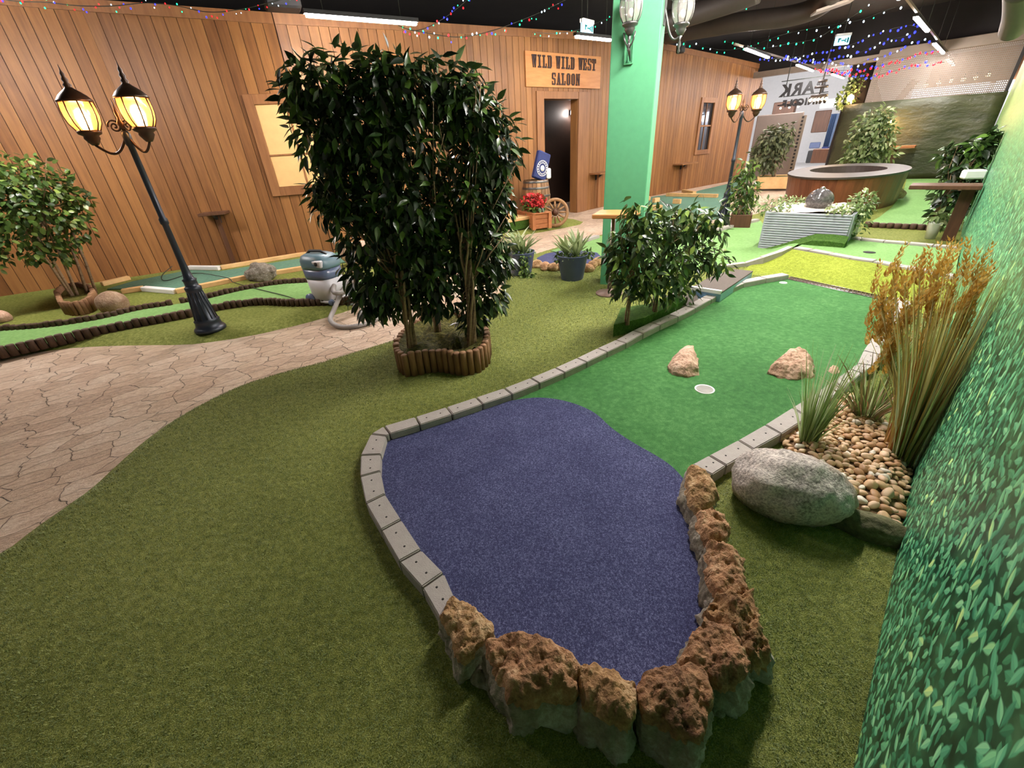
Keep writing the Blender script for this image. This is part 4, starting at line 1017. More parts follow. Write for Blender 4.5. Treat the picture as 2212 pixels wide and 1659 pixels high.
def scroll(m, a, b, r=.008, dip=.1):
    a, b = Vector(a), Vector(b); pts = []
    for i in range(13):
        u = i / 12; p = a.lerp(b, u); p.z += -dip * math.sin(u * PI) ; pts.append(p)
    m.tube(pts, r, 7)
    d = Vector((b.x - a.x, b.y - a.y, 0)).normalized(); cc = a + d * .05 + Vector((0, 0, .05)); sp = []
    for i in range(22):
        th = i / 21 * 3.6 * PI; rr = .045 * (1 - i / 24); sp.append(cc + d * (math.cos(th) * rr) + Vector((0, 0, math.sin(th) * rr)))
    m.tube(sp, r * .7, 6)
def street_lamp(bpx, heads, zh, label, seed=0):
    b = G(*bpx); b.z = 0; t = thing('street_lamp', label, 'lamp', b, 'two-armed street lamps')
    pr = [(.125, 0), (.128, .02), (.118, .035), (.106, .04), (.1, .09), (.104, .1), (.088, .115), (.058, .36), (.064, .375), (.066, .4), (.056, .41), (.05, .415), (.05, .455), (.056, .47), (.04, .48), (.03, .54), (.026, .62), (.023, .92), (.031, .93), (.031, .965), (.023, .975), (.021, zh - .2), (.028, zh - .19), (.028, zh - .12), (.018, zh - .1)]
    m = MB(); m.lathe(pr, b, 24)
    for k in range(14):
        a = 2 * PI * k / 14; m.tube([b + Vector((.088 * math.cos(a), .088 * math.sin(a), .115)), b + Vector((.058 * math.cos(a), .058 * math.sin(a), .36))], .006, 5)
    m.build('post', M['iron'], t)
    top = Vector((b.x, b.y, zh - .1)); m = MB()
    m.lathe([(.012, 0), (.02, .03), (.03, .05), (.012, .08), (.018, .11), (.006, .15), (.001, .2)], top, 14)
    hp = []
    for hx in heads:
        h = Vector((hx[0], hx[1], zh)); hp.append(h); scroll(m, top + Vector((0, 0, -.02)), h + Vector((0, 0, -.18)), .009, .09)
    m.build('arms', M['bronze'], t)
    for h in hp: lantern_parts(t, h, .098, True, 'bronze')
    return t
street_lamp((456, 712), [(-2.97, 3.68), (-2.56, 3.67)], 1.68, 'tall black two-armed street lamp with glowing lanterns before the timber wall')
street_lamp((1560, 484), [(3.46, 7.17), (3.92, 7.36)], 1.7, 'black two-armed street lamp with glowing lanterns beyond the green column')

# ================================================================== GREEN COLUMN WITH UNLIT LANTERNS
ca = math.radians(-26); cdx = Vector((math.cos(ca), math.sin(ca), 0)); cdy = Vector((-cdx.y, cdx.x, 0))
c0 = G(1296, 614); cwid, cdep = .385, .24
cc = c0 + cdx * cwid / 2 + cdy * cdep / 2
o = MB().box((cc.x, cc.y, 1.85), cwid, cdep, 3.9, X=cdx, bev=.006).build('column', M['greycol'], None, Vector((cc.x, cc.y, -.1))); struct(o)
fn = -cdy
def oncol(x, y, off=0): return onplane(x, y, c0 + fn * off, fn)
# raised plate under the lantern
pq = [oncol(1349, 140), oncol(1366, 137), oncol(1372, 66), oncol(1353, 68)]
t = thing('wall_lantern', 'unlit clear glass lantern with silvery frame on the front of the green column', 'lantern', oncol(1358, 140), 'unlit lanterns on the green column')
m = MB(); zc = (pq[0].z + pq[2].z) / 2; pc_ = sum(pq, Vector()) / 4; wd_ = (pq[1] - pq[0]).length; hh = (pq[2].z - pq[0].z)
m.box(pc_ + fn * .008, wd_ * .2, .016, hh, X=cdx); m.box(pc_ + fn * .004, wd_, .008, hh, X=cdx, bev=.002)
for s_x in (-1, 1): m.box(pc_ + cdx * (s_x * wd_ * .5) + fn * .01, .008, .02, hh, X=cdx)
m.box(pc_ + fn * .01 + Vector((0, 0, -hh / 2)), wd_, .02, .008, X=cdx); m.box(pc_ + fn * .01 + Vector((0, 0, hh / 2)), wd_, .02, .008, X=cdx)
m.build('back_plate', M['greycol'], t)
lc = oncol(1363, 22, .12); lc.z = oncol(1363, 22, .12).z
lantern_parts(t, lc, .082, False, 'pewter')
m = MB(); m.tube([lc + Vector((0, 0, -.14)), lc + Vector((0, 0, -.2)) + cdy * .01, lc + Vector((0, 0, -.25)) + cdy * .04, lc + Vector((0, 0, -.3)) + cdy * .09], [.012, .009, .012, .006], 8)
m.lathe([(.001, -.05), (.012, -.03), (.006, -.015), (.014, 0), (.004, .02)], lc + Vector((0, 0, -.21)), 10)
for sx in (-1, 1): m.tube([lc + cdx * (sx * .045) + Vector((0, 0, -.13)), lc + cdx * (sx * .035) + Vector((0, 0, -.18)), lc + cdx * (sx * .006) + Vector((0, 0, -.23))], .006, 6)
m.build('bracket', M['pewter'], t)
rn = cdx
side0 = c0 + cdx * cwid
l2 = onplane(1475, 24, side0 + cdx * .17 + cdy * .12, fn)
t = thing('wall_lantern', 'unlit clear glass lantern on the side of the green column toward the shutter', 'lantern', l2 + Vector((0, 0, -.3)), 'unlit lanterns on the green column')
lantern_parts(t, l2, .082, False, 'pewter')
m = MB(); m.lathe([(.001, -.1), (.012, -.08), (.006, -.06), (.014, -.04), (.006, -.01), (.02, .03)], l2 + Vector((0, 0, -.17)), 10)
wallp = side0 + cdy * .12; sp = Vector((wallp.x, wallp.y, l2.z + .06)); scroll(m, sp, l2 + Vector((0, 0, -.15)), .009, .1); m.box(sp + cdx * .006, .012, .06, .26, X=cdx)
m.build('bracket', M['pewter'], t)

# ================================================================== LEFT GREENS, LOG EDGINGS, BEAMS
strip = [G(x, y) for x, y in [(-120, 725), (0, 714), (80, 710), (150, 702), (230, 688), (300, 671), (375, 660), (440, 650), (520, 630), (600, 615), (670, 612), (760, 604), (900, 590), (900, 640), (770, 652), (720, 657), (640, 662), (560, 657), (480, 668), (420, 683), (330, 700), (250, 715), (150, 735), (60, 755), (0, 768), (-120, 790)]]
carpet('putting_strip', strip, .012, M['putt_far'], 'winding pale green putting strip between the two dark log edgings', 'putting green')
teal = [G(x, y) for x, y in [(232, 626), (285, 610), (408, 585), (478, 587), (742, 545), (800, 537), (800, 560), (662, 580), (530, 600), (395, 628), (312, 625)]]
carpet('putting_strip', teal, .012, M['putt_teal'], 'teal putting carpet between the pale beams along the timber wall', 'putting green')
def edging(px, h, d, label, mat='logdark', seed=0):
    P = smooth_open([G(x, y) for x, y in px], 1); t = thing('log_edging', label, 'log edging', P[0], 'log roll edgings')
    palisade(t, P, -.02, h, d, mat, seed=seed, jit=.007); return t
edging([(-110, 722), (0, 716), (80, 711), (150, 703), (230, 689), (300, 671), (375, 660)], .062, .055, 'dark log edging from the left tree planter to the street lamp', seed=1)
edging([(391, 657), (440, 648), (520, 629), (600, 615), (670, 611)], .062, .055, 'dark log edging from the street lamp to the vacuum cleaner, nearer the wall', seed=2)
edging([(-110, 790), (0, 770), (60, 756), (150, 736), (250, 715), (330, 700), (420, 683)], .075, .062, 'dark log edging along the paved path, left of the street lamp', seed=3)
edging([(447, 676), (480, 668), (560, 657), (640, 662), (720, 658), (775, 652), (850, 635)], .07, .058, 'dark log edging curving from the street lamp foot past the vacuum cleaner', seed=4)
def beam(a, b, label, mat='pine', z0=0.0, h=.055, w=.075):
    A_, B_ = G(*a), G(*b); c = (A_ + B_) / 2; d = (B_ - A_).normalized()
    o = MB().box((c.x, c.y, z0 + h / 2), (B_ - A_).length, w, h, X=d, bev=.005).build('timber_beam', M[mat], None); return tag(o, label, 'beam', 'timber beams bordering the greens')
beam((222, 618), (281, 604), 'short pale timber beam behind the left log planter')
beam((266, 634), (312, 627), 'short timber beam between brown boulder and white beam')
beam((313, 628), (381, 634), 'white-painted timber beam left of the street lamp, on the near side', 'white')
beam((382, 634), (534, 603), 'pale timber beam running behind the street lamp')
beam((536, 603), (664, 582), 'pale timber beam touching the grey volcanic rock')
beam((409, 582), (477, 583), 'white-painted beam beside the timber wall behind the street lamp', 'white')
beam((479, 582), (742, 538), 'long pale timber beam at the foot of the timber wall')

# --- standing tables
def stand_table(top_px, w, dp, zt, leg_px, label, d, leg='post', mat='darkwood', name='standing_table', base=False, th=.03, leg_w=.06):
    """top_px: picture point at centre of the top's front edge"""
    c = G(top_px[0], top_px[1], zt)
    if base is None: base = False; c = c + E2 * max(0, RW + .02 + w / 2 - c.dot(E2))
    b = G(*leg_px); t = thing(name, label, 'table', Vector((b.x, b.y, 0)), 'standing score tables')
    d = Vector(d).normalized(); n = Vector((-d.y, d.x, 0))
    MB().box((c.x, c.y, zt - th / 2), w, dp, th, X=d, bev=.006).build('table_top', M[mat], t)
    m = MB()
    if leg == 'post': m.box((b.x, b.y, zt / 2 - th / 2), leg_w, leg_w, zt - th, X=d)
    elif leg == 'pipe': m.tube([(b.x, b.y, 0), (b.x, b.y, zt - th)], .022, 12)
    m.build('leg', M['steel' if leg == 'pipe' else mat], t)
    if leg == 'wallpost': pass
    if base: MB().lathe([(.13, 0), (.13, .012), (.04, .03), (.025, .05)], (b.x, b.y, 0), 28).build('foot', M['steelrust'], t)
    return t
M['steelrust'] = plain('rusty_metal_foot', sr(120, 96, 84), .5, .3)
sl = wall_hit(505, 560, 3)
def wall_table(s_hit_px, run, z, w, label, mat='darkwood', dp=.26, off=0):
    s, _ = wall_hit(s_hit_px[0], s_hit_px[1], run); a, d, n, _ = wall_at(s); t = thing('wall_table', label, 'table', Vector((a.x, a.y, 0)), 'score tables at the timber wall')
    c = a + n * (.02 + dp / 2); MB().box((c.x, c.y, z - .02), w, dp, .035, X=d, Y=-n, bev=.004).build('table_top', M[mat], t)
    m = MB(); p = a + n * .1; m.box((p.x, p.y, z / 2 - .02), .05, .05, z - .04, X=d)
    m.build('leg', M[mat], t)
    m = MB(); q = a + n * .02
    m.hexa([Vector((q.x, q.y, z - .16)) + d * -.02, Vector((q.x, q.y, z - .16)) + d * .02, Vector((q.x, q.y, z - .16)) + d * .02 + n * .03, Vector((q.x, q.y, z - .16)) + d * -.02 + n * .03],
           [Vector((q.x, q.y, z - .04)) + d * -.02, Vector((q.x, q.y, z - .04)) + d * .02, Vector((q.x, q.y, z - .04)) + d * .02 + n * .2, Vector((q.x, q.y, z - .04)) + d * -.02 + n * .2]); m.build('bracket', M['iron'], t)
    return t
zt1 = wall_hit(463, 456, 3)[1]
wall_table((478, 480), 3, zt1, .34, 'small dark table on one leg against the timber wall behind the street lamp')
s_, z_ = wall_hit(1470, 352, 6)
wall_table((1468, 365), 6, z_, .85, 'table on one leg at the timber wall below the glass window', 'plank_b', .3)
s_, z_ = wall_hit(1290, 372, 4)
wall_table((1292, 390), 4, z_, .5, 'small table at the timber wall between the doorway and green column', 'plank_b', .3)
stand_table((1332, 458), .36, .3, .77, (1316, 634), 'bar table with orange wood top before the green column', cdx, 'pipe', 'signwood', base=True, th=.035)
for_leg = None
b_ = G(2046, 520); zt_ = upz(b_, 395)
stand_table((2080, 398), .62, .34, zt_, (2046, 519), 'dark brown table beside the hedge wall holding a white box', -E2, 'post', 'darkwood', base=None, th=.045, leg_w=.12)
tb = AL(15.6, 1.75); zq = upz(tb, 318)
tb2 = onplane(1937, 318, AL(16.0, 0), E1)
t = thing('standing_table', 'small table with reddish top standing before the olive tarpaulin', 'table', Vector((tb2.x, tb2.y, 0)), 'standing score tables')
MB().box((tb2.x, tb2.y, tb2.z), .75, .4, .05, X=E2).build('table_top', M['pine_red'], t); MB().box((tb2.x, tb2.y, tb2.z / 2), .09, .09, tb2.z - .05, X=E2).build('leg', M['darkwood'], t)

# --- wet and dry vacuum cleaner
vb = G(716, 652); vx = Vector((.93, -.37, 0)).normalized(); vy = Vector((-vx.y, vx.x, 0)); t = thing('vacuum_cleaner', 'grey and teal wet vacuum cleaner with coiled hose beside the paved path', 'vacuum cleaner', Vector((vb.x, vb.y, .012)))
def sq(cx_, cy_, hx, hy, z, n=24, p=3.2):
    out = []
    for k in range(n):
        a = 2 * PI * k / n; c_, s_ = math.cos(a), math.sin(a); x = math.copysign(abs(c_) ** (2 / p), c_) * hx; y = math.copysign(abs(s_) ** (2 / p), s_) * hy
        q = vb + vx * (x + cx_) + vy * (y + cy_); out.append(Vector((q.x, q.y, z)))
    return out
def loft(m, rings):
    n = len(rings[0]); vs = sum(rings, []); fs = [tuple(range(n))[::-1], tuple(range((len(rings) - 1) * n, len(rings) * n))]
    for i in range(len(rings) - 1): fs += [(i * n + k, i * n + (k + 1) % n, (i + 1) * n + (k + 1) % n, (i + 1) * n + k) for k in range(n)]
    return m.add(vs, fs, True)
loft(MB(), [sq(0, 0, .13, .12, .05), sq(0, 0, .145, .135, .07), sq(0, 0, .15, .14, .16), sq(0, 0, .158, .145, .27)]).build('tank', M['vacwhite'], t)
loft(MB(), [sq(0, 0, .158, .147, .272), sq(0, 0, .163, .15, .3), sq(-.005, 0, .165, .15, .37)]).build('smoky_band', M['vactrans'], t)
hd = loft(MB(), [sq(0, 0, .168, .153, .372), sq(0, 0, .172, .156, .4), sq(-.01, 0, .165, .15, .45), sq(-.02, 0, .14, .13, .49), sq(-.03, 0, .1, .1, .505)]).build('motor_head', M['vacblue'], t)
m = MB(); q = vb + vx * -.02; m.tube([Vector((q.x, q.y, .49)) + vx * .12, Vector((q.x, q.y, .525)) + vx * .06, Vector((q.x, q.y, .525)) - vx * .08, Vector((q.x, q.y, .49)) - vx * .13], .014, 8); m.build('handle', M['black'], hd)
m = MB(); q = vb + vx * .08 - vy * .125; m.box(Vector((q.x, q.y, .425)), .11, .05, .07, X=vx, bev=.01); m.build('control_panel', M['vacwhite'], hd)
m = MB(); q = vb + vx * .08 - vy * .15; m.lathe([(.02, 0), (.018, .006), (.0005, .013)], Vector((q.x, q.y, .43)), 16, ax=-vy); m.build('switch', M['black'], hd)
m = MB(); m.box(Vector((vb.x, vb.y, .04)), .3, .26, .035, X=vx, bev=.012); m.build('chassis', M['vacwhite'], t)
for sx, sy, r in ((-1, -1, .055), (-1, 1, .055), (1, -1, .03), (1, 1, .03)):
    q = vb + vx * (sx * .13) + vy * (sy * .13); MB().lathe([(.006, -.014), (r, -.014), (r, .014), (.006, .014)], Vector((q.x, q.y, r + .012)), 20, ax=vy).build('wheel', M['vactrans'], t)
hn = Vector((vb.x, vb.y, 0)).normalized()
hb = vb + hn * -.17
hp = [vb + vx * .15 - vy * .06 + Vector((0, 0, .2)), vb + vx * .3 - vy * .2 + Vector((0, 0, .17)), onplane(800, 610, hb, hn), onplane(775, 598, hb, hn), onplane(745, 620, hb, hn), G(722, 668, .03), G(714, 692, .0), G(735, 706, -.03), G(775, 704, -.03), G(812, 690, -.03), G(832, 672, -.03)]
def catmull(P, k=8):
    out = []
    for i in range(len(P) - 1):
        a, b, c, d = P[max(0, i - 1)], P[i], P[i + 1], P[min(len(P) - 1, i + 2)]
        for j in range(k):
            u = j / k; out.append(.5 * ((2 * b) + (c - a) * u + (2 * a - 5 * b + 4 * c - d) * u * u + (3 * b - a - 3 * c + d) * u ** 3))
    return out + [P[-1]]
hpts = catmull(hp, 14); MB().tube(hpts, [.021 + (.003 if i % 2 else 0) for i in range(len(hpts))], 10).build('hose', M['hose'], t)
cb = catmull([G(660, 655, .03), G(620, 640, .02), G(560, 625, .02), G(505, 610, .02), G(490, 600, .06), G(420, 590, .02), G(360, 606, .02), G(350, 595, .02), G(372, 575, .1)], 8)
MB().tube(cb, .005, 5).build('power_cord', M['cable'], t)

# ================================================================== SALOON FRONT
# western slab lettering, built of strokes in a unit cell
def quad(*p): return list(p)
def R_(x0, x1, y0, y1): return [(x0, y0), (x1, y0), (x1, y1), (x0, y1)]
GL = {
 'I': [R_(.34, .66, 0, 1), R_(.16, .84, 0, .14), R_(.16, .84, .86, 1)],
 'L': [R_(.16, .46, 0, 1), R_(.02, .6, .86, 1), R_(.02, .92, 0, .14), R_(.78, .92, .1, .36)],
 'D': [R_(.14, .42, 0, 1), R_(.02, .72, 0, .13), R_(.02, .72, .87, 1), [(.62, 0), (.74, .0), (.92, .14), (.92, .86), (.74, 1), (.62, 1)]],
 'W': [[(.02, 1), (.26, 1), (.4, 0), (.2, 0)], [(.2, 0), (.34, 0), (.5, .8), (.4, .95)], [(.44, 1), (.64, 1), (.78, 0), (.58, 0)], [(.66, 0), (.78, 0), (.97, 1), (.84, 1)], R_(-.02, .3, .88, 1), R_(.4, .68, .88, 1), R_(.76, 1.02, .88, 1)],
 'E': [R_(.14, .42, 0, 1), R_(.02, .9, 0, .14), R_(.02, .9, .86, 1), R_(.3, .68, .44, .56), R_(.76, .9, .08, .32), R_(.76, .9, .68, .92), R_(.6, .7, .36, .64)],
 'S': [R_(.1, .36, .5, .94), R_(.64, .9, .06, .52), R_(.2, .8, .86, 1), R_(.2, .8, 0, .14), [(.12, .62), (.3, .46), (.88, .4), (.72, .56)], R_(.78, .9, .68, .98), R_(.1, .22, .02, .32)],
 'T': [R_(.35, .65, 0, 1), R_(.2, .8, 0, .13), R_(.03, .97, .87, 1), R_(.03, .16, .62, .9), R_(.84, .97, .62, .9)],
 'A': [[(.12, 0), (.3, 0), (.52, .9), (.4, 1)], [(.62, 0), (.9, 0), (.62, 1), (.4, 1)], R_(.25, .7, .26, .38), R_(.02, .38, 0, .12), R_(.54, .99, 0, .12)],
 'O': [R_(.1, .38, .12, .88), R_(.62, .9, .12, .88), [(.1, .14), (.3, 0), (.7, 0), (.9, .14)], [(.1, .86), (.9, .86), (.7, 1), (.3, 1)]],
 'N': [R_(.1, .26, 0, 1), R_(.74, .9, 0, 1), [(.08, 1), (.34, 1), (.92, 0), (.7, 0)], R_(.0, .38, 0, .12), R_(.6, 1.0, .88, 1)],
}
def lettering(text, origin, X, U, Nn, cw, ch, gap, name, mat, parent, th=.012, space=.8):
    x = 0
    for ch_ in text:
        if ch_ == ' ': x += cw * space; continue
        m = MB()
        for s_i, st in enumerate(GL[ch_]):
            e = th + .0004 * s_i
            f = [origin + X * (x + px * cw) + U * (py * ch) + Nn * .001 for px, py in st]; n = len(f)
            a = sum(st[i][0] * st[(i + 1) % n][1] - st[(i + 1) % n][0] * st[i][1] for i in range(n))
            if a < 0: f = f[::-1]
            m.add(f + [v + Nn * e for v in f], [tuple(range(n))[::-1], tuple(range(n, 2 * n))] + [(i, (i + 1) % n, n + (i + 1) % n, n + i) for i in range(n)])
        m.build(name, mat, parent); x += cw + gap
s0, z1 = wall_hit(1130, 110, SD); s1, _ = wall_hit(1295, 115, SD); _, z0 = wall_hit(1132, 188, SD)
a, d, n, _ = wall_at((s0 + s1) / 2); sg = thing('saloon_sign', 'orange wooden sign reading WILD WILD WEST SALOON over the doorway', 'sign', a + ZV * z0)
wbox(MB(), s0, s1, z0, z1, .022, .055).build('board', M['signwood'], sg)
SWd, SH = s1 - s0, z1 - z0
def son(u, v): p = wall_at(s0 + SWd * u)[0] + n * .056; return Vector((p.x, p.y, z0 + SH * v))
W1 = SWd * .86; cw_ = W1 / (12 + 2 * .8 + 13 * .14); lettering('WILD WILD WEST', son(.075, .55), d, ZV, n, cw_, SH * .36, cw_ * .14, 'letter', M['ink'], sg)
cw2_ = SWd * .38 / (6 + 5 * .16); lettering('SALOON', son(.315, .07), d, ZV, n, cw2_, SH * .36, cw2_ * .16, 'letter', M['ink'], sg)

def barrel(c, h, r, label, lit=True):
    t = thing('barrel', label, 'barrel', c); N_ = 20; m = MB()
    def rad(u): return r * (.84 + .16 * math.sin(PI * u))
    for k in range(N_):
        a0, a1 = 2 * PI * k / N_ + .012, 2 * PI * (k + 1) / N_ - .012; vs = []; fs = []
        for j in range(9):
            u = j / 8
            for aa in (a0, a1): vs.append(c + Vector((math.cos(aa) * rad(u), math.sin(aa) * rad(u), u * h)))
        for j in range(8): fs.append((2 * j, 2 * j + 1, 2 * j + 3, 2 * j + 2))
        m.add(vs, fs)
    m.lathe([(.001, .0), (rad(0) - .01, .0)], c, 24, caps=False); m.lathe([(rad(1) - .02, h - .02), (.001, h - .02)], c, 24, caps=False)
    m.build('staves', M['oak'], t)
    for u in (.04, .18, .36, .64, .82, .96):
        MB().lathe([(rad(u - .025) + .003, (u - .025) * h), (rad(u) + .006, u * h), (rad(u + .025) + .003, (u + .025) * h)], c, 32, caps=False).build('hoop', M['pewter'], t)
    MB().lathe([(.0, 0), (rad(1) - .03, 0), (rad(1) - .03, .02), (0.0005, .02)], c + ZV * (h - .04), 24).build('barrel_head', M['oak'], t)
    return t
bs, _ = wall_hit(1152, 420, SD); a, d, n, _ = wall_at(bs); bp = onplane(1158, 425, a + n * .5, n)
kk = (bp - CP).dot(CF) / FPX; bh = upz(Vector((bp.x, bp.y, 0)), 388); bp.z = 0
barrel(bp, bh, 31 * kk, 'oak barrel with metal hoops left of the saloon doorway')
a2, d2, n2, _ = wall_at((d_l + d_r) / 2 + .12); bq = a2 - n2 * 1.1; bq.z = 0
barrel(bq, .95, .3, 'dark barrel inside the saloon doorway')
mq = a2 - n2 * .95 + d2 * -.02
ob = thing('reflection_bulb', 'added glowing bulb standing in for a reflection on the dark saloon wall', 'lamp', Vector((mq.x, mq.y, 2.25)))  # bulb put in to imitate a light's reflection on the interior wall
gp = onplane(1237, 243, a2 - n2 * 1.62, n2)
ob.location = gp; ORG[ob.name] = gp.copy()
MB().ball(gp, .035, 8).build('bulb', M['sbulb'] if 'sbulb' in M else M['tube'], ob); MB().box(gp - n2 * .06, .08, .05, .1, X=d2).build('base', M['black'], ob)
ld = bpy.data.lights.new('saloon_reflection_light', 'POINT'); ld.energy = 5; ld.color = (1, .9, .8); ld.shadow_soft_size = .05
lo_ = bpy.data.objects.new('saloon_reflection_light', ld); COL.objects.link(lo_); lo_.location = gp + n2 * .12  # added point light for that reflected glow
# navy bag with a round white emblem on the barrel
bt = bp + ZV * bh; bz = d * .96 + n * .28; tilt = (d * .33 + ZV * .94).normalized(); sx_ = (d * .94 - ZV * .33).normalized(); bgc = bt + tilt * .24 + n * .1 - d * .02
t = thing('navy_bag', 'navy upright bag with a round white emblem leaning on top of the barrel', 'bag', bt)
MB().box(bgc, .3, .1, .47, X=sx_, Y=n, Z=tilt, bev=.02).build('body', M['navy'], t)
m = MB(); ec = bgc + n * .052 + tilt * -.04
def ringz(m, c, r0, r1): m.lathe([(r0, 0), (r0, .004), (r1, .004), (r1, 0)], c, 28, ax=n, caps=False)
ringz(m, ec, .125, .135); ringz(m, ec, .085, .093); m.lathe([(.001, .0), (.05, .0), (.05, .004), (.001, .004)], ec, 20, ax=n)
for k in range(16):
    a = 2 * PI * k / 16; m.box(ec + sx_ * (.109 * math.cos(a)) + tilt * (.109 * math.sin(a)), .016, .006, .014, X=sx_, Y=n, Z=tilt)
m.build('emblem', M['white'], t)
o = MB().box(bt + d * .2 + n * .12 + ZV * .09, .1, .12, .18, X=d, bev=.02).build('paper_cup', M['white'], None); tag(o, 'small pale box standing beside the navy bag on the barrel', 'box')

# wagon wheel leaning by the flower box
wc = G(1200, 489); wz = upz(wc, 427); R0 = wz / 2 * .98; th_ = (d * .8 + n * .6).normalized(); wn = Vector((th_.y, -th_.x, 0)); wu = (ZV * .97 - wn * .24).normalized(); wn2 = th_.cross(wu)
hub = wc + wu * R0; hub = Vector((hub.x, hub.y, hub.z)); t = thing('wagon_wheel', 'weathered wooden wagon wheel leaning beside the red flower box', 'wheel', wc)
m = MB(); pts = [hub + th_ * (math.cos(2 * PI * k / 36) * R0 * .93) + wu * (math.sin(2 * PI * k / 36) * R0 * .93) for k in range(36)]; m.tube(pts, .03, 8, closed=True); m.build('rim', M['oak'], t)
MB().lathe([(.02, -.1), (.04, -.09), (.06, -.03), (.06, .03), (.04, .09), (.02, .1)], hub, 18, ax=wn2).build('hub', M['darkwood'], t)
for k in range(12):
    a = 2 * PI * k / 12; u = th_ * math.cos(a) + wu * math.sin(a); MB().tube([hub + u * .07, hub + u * R0 * .5, hub + u * R0 * .93], [.016, .02, .014], 7).build('spoke', M['oak'], t)
# flower box
Ld_ = G(1122, 488) - G(1153, 497); fdp = Ld_.length; fy = Ld_.normalized(); fx = Vector((fy.y, -fy.x, 0)); fh = upz(G(1153, 497), 461); fw_ = .5
for _w in np.arange(.2, 1.2, .01):
    _v = G(1153, 497) + fx * _w - CP
    if CX + FPX * _v.dot(CR) / _v.dot(CF) > 1187: fw_ = float(_w); break
print('FLOWER', fdp, fw_)
o3 = G(1153, 497) + fx * fw_ / 2 + fy * (fdp / 2); o3.z = 0; t = thing('flower_box', 'reddish wooden planter box full of red flowers by the wagon wheel', 'planter', o3)
for k in range(3): MB().box(o3 + ZV * (fh * (.17 + .3 * k)), fw_ * .98, fdp * .98, fh * .29, X=fx, bev=.006).build('plank_row', M['pine_red'], t)
m = MB()
for sx in (-1, 1):
    for sy in (-1, 1): m.box(o3 + fx * (sx * fw_ * .49) + fy * (sy * fdp * .49) + ZV * (fh * .46), .06, .06, fh * .92, X=fx)
m.build('corner_post', M['pine_red'], t)
m = MB(); m.box(o3 + ZV * (fh * .96), fw_ * 1.1, fdp * 1.1, fh * .07, X=fx, bev=.004); m.build('rim', M['pine_red'], t)
e_ = [(o3 + ZV * (fh + .08), (fw_ * .5, fdp * .48, .13), tuple(fx))]
crown(t, e_, 260, M['leaf_mid'], (.07, .12), .5, ROUND, .1, 'leaves'); crown(t, [(o3 + ZV * (fh + .16), (fw_ * .52, fdp * .5, .13), tuple(fx))], 800, M['red'], (.03, .065), .8, ROUND, .0, 'red_flowers')
# low turf bench with a pale wood top
q = [G(1092, 478, .2), G(1145, 470, .2)]; c = G(1120, 497); bx_ = (G(1143, 497) - G(1096, 506)).normalized(); bc_ = G(1118, 500) + Vector((-bx_.y, bx_.x, 0)) * .35 - bx_ * .25
t = thing('turf_bench', 'low turf-sided bench with pale wooden top beside the flower box', 'bench', bc_); hb_ = upz(G(1143, 500), 474)
MB().box(bc_ + ZV * (hb_ / 2), 1.15, .6, hb_ - .04, X=bx_).build('turf_side', M['turf_dark'], t); MB().box(bc_ + ZV * (hb_ - .01), 1.2, .66, .05, X=bx_, bev=.006).build('bench_top', M['pine'], t)

# --- two slate blue pots, small pond
def pot(px, topy, rpx, label, seed):
    b = G(*px); h = upz(b, topy); k_ = (b - CP).dot(CF) / FPX; r = rpx * k_; t = thing('blue_pot', label, 'potted plant', b, 'slate blue plant pots')
    MB().lathe([(r * .68, 0), (r * .7, .005), (r * .97, h * .97), (r, h), (r * .93, h), (r * .9, h * .9), (.001, h * .89)], b, 32).build('pot', M['potblue'], t)
    rr = np.random.default_rng(seed); tp_ = b + ZV * (h * .93)
    P = []; D = []; N_ = []; L = []
    for (ox, oy) in ((-.06, .0), (.06, .02), (.02, -.05)):
        for i in range(16):
            a = rr.uniform(0, 6.28); P.append((tp_.x + ox, tp_.y + oy, tp_.z)); D.append((math.cos(a) * .55, math.sin(a) * .55, rr.uniform(.5, 1.2))); N_.append((-math.cos(a), -math.sin(a), .5)); L.append(rr.uniform(.2, .36))
    leaf_mesh('strap_leaves', t, M['leaf_pale'], np.array(P), np.array(D), np.array(N_), np.array(L), .13, STRAP)
    crown(t, [(tp_ + ZV * .0, (r * .95, r * .95, .035), (1, 0, 0))], 220, M['leaf_mid'], (.025, .045), .5, ROUND, .1, 'ground_cover')
    fr = Vector((-b.x, -b.y, 0)).normalized()
    return t, b, h, r, fr
t, b, h, r, fr = pot((1126, 591), 543, 31, 'slate blue pot with pale strap leaves and a long trailing vine', 21)
P = []; 
crown(t, [(b + fr * (r * .9) + ZV * (h * .55) + Vector((.03, 0, 0)), (.06, .03, h * .5), (1, 0, 0)), (b + fr * (r * 1.1) + ZV * .03 + Vector((.07, 0, 0)), (.09, .05, .03), (1, 0, 0))], 300, M['leaf_mid'], (.025, .045), .5, ROUND, .5, 'trailing_vine')
t, b, h, r, fr = pot((1236, 602), 549, 33, 'slate blue pot with upright pale leaves, nearer the green column', 22)
crown(t, [(b + ZV * h + Vector((-r * .9, 0, -.03)), (.05, .05, .06), (1, 0, 0)), (b + ZV * h + Vector((r * 1.0, 0, 0)), (.06, .06, .05), (1, 0, 0))], 160, M['leaf_mid'], (.025, .045), .5, ROUND, .5, 'trailing_vine')
pond = [G(x, y, .02) for x, y in [(1160, 556), (1180, 547), (1210, 541), (1250, 540), (1290, 545), (1305, 560), (1290, 572), (1240, 578), (1190, 578), (1165, 572)]]
carpet('felt_pond', pond, .016, M['felt'], 'small blue felt pond behind the slate blue pots', 'carpet', .02)
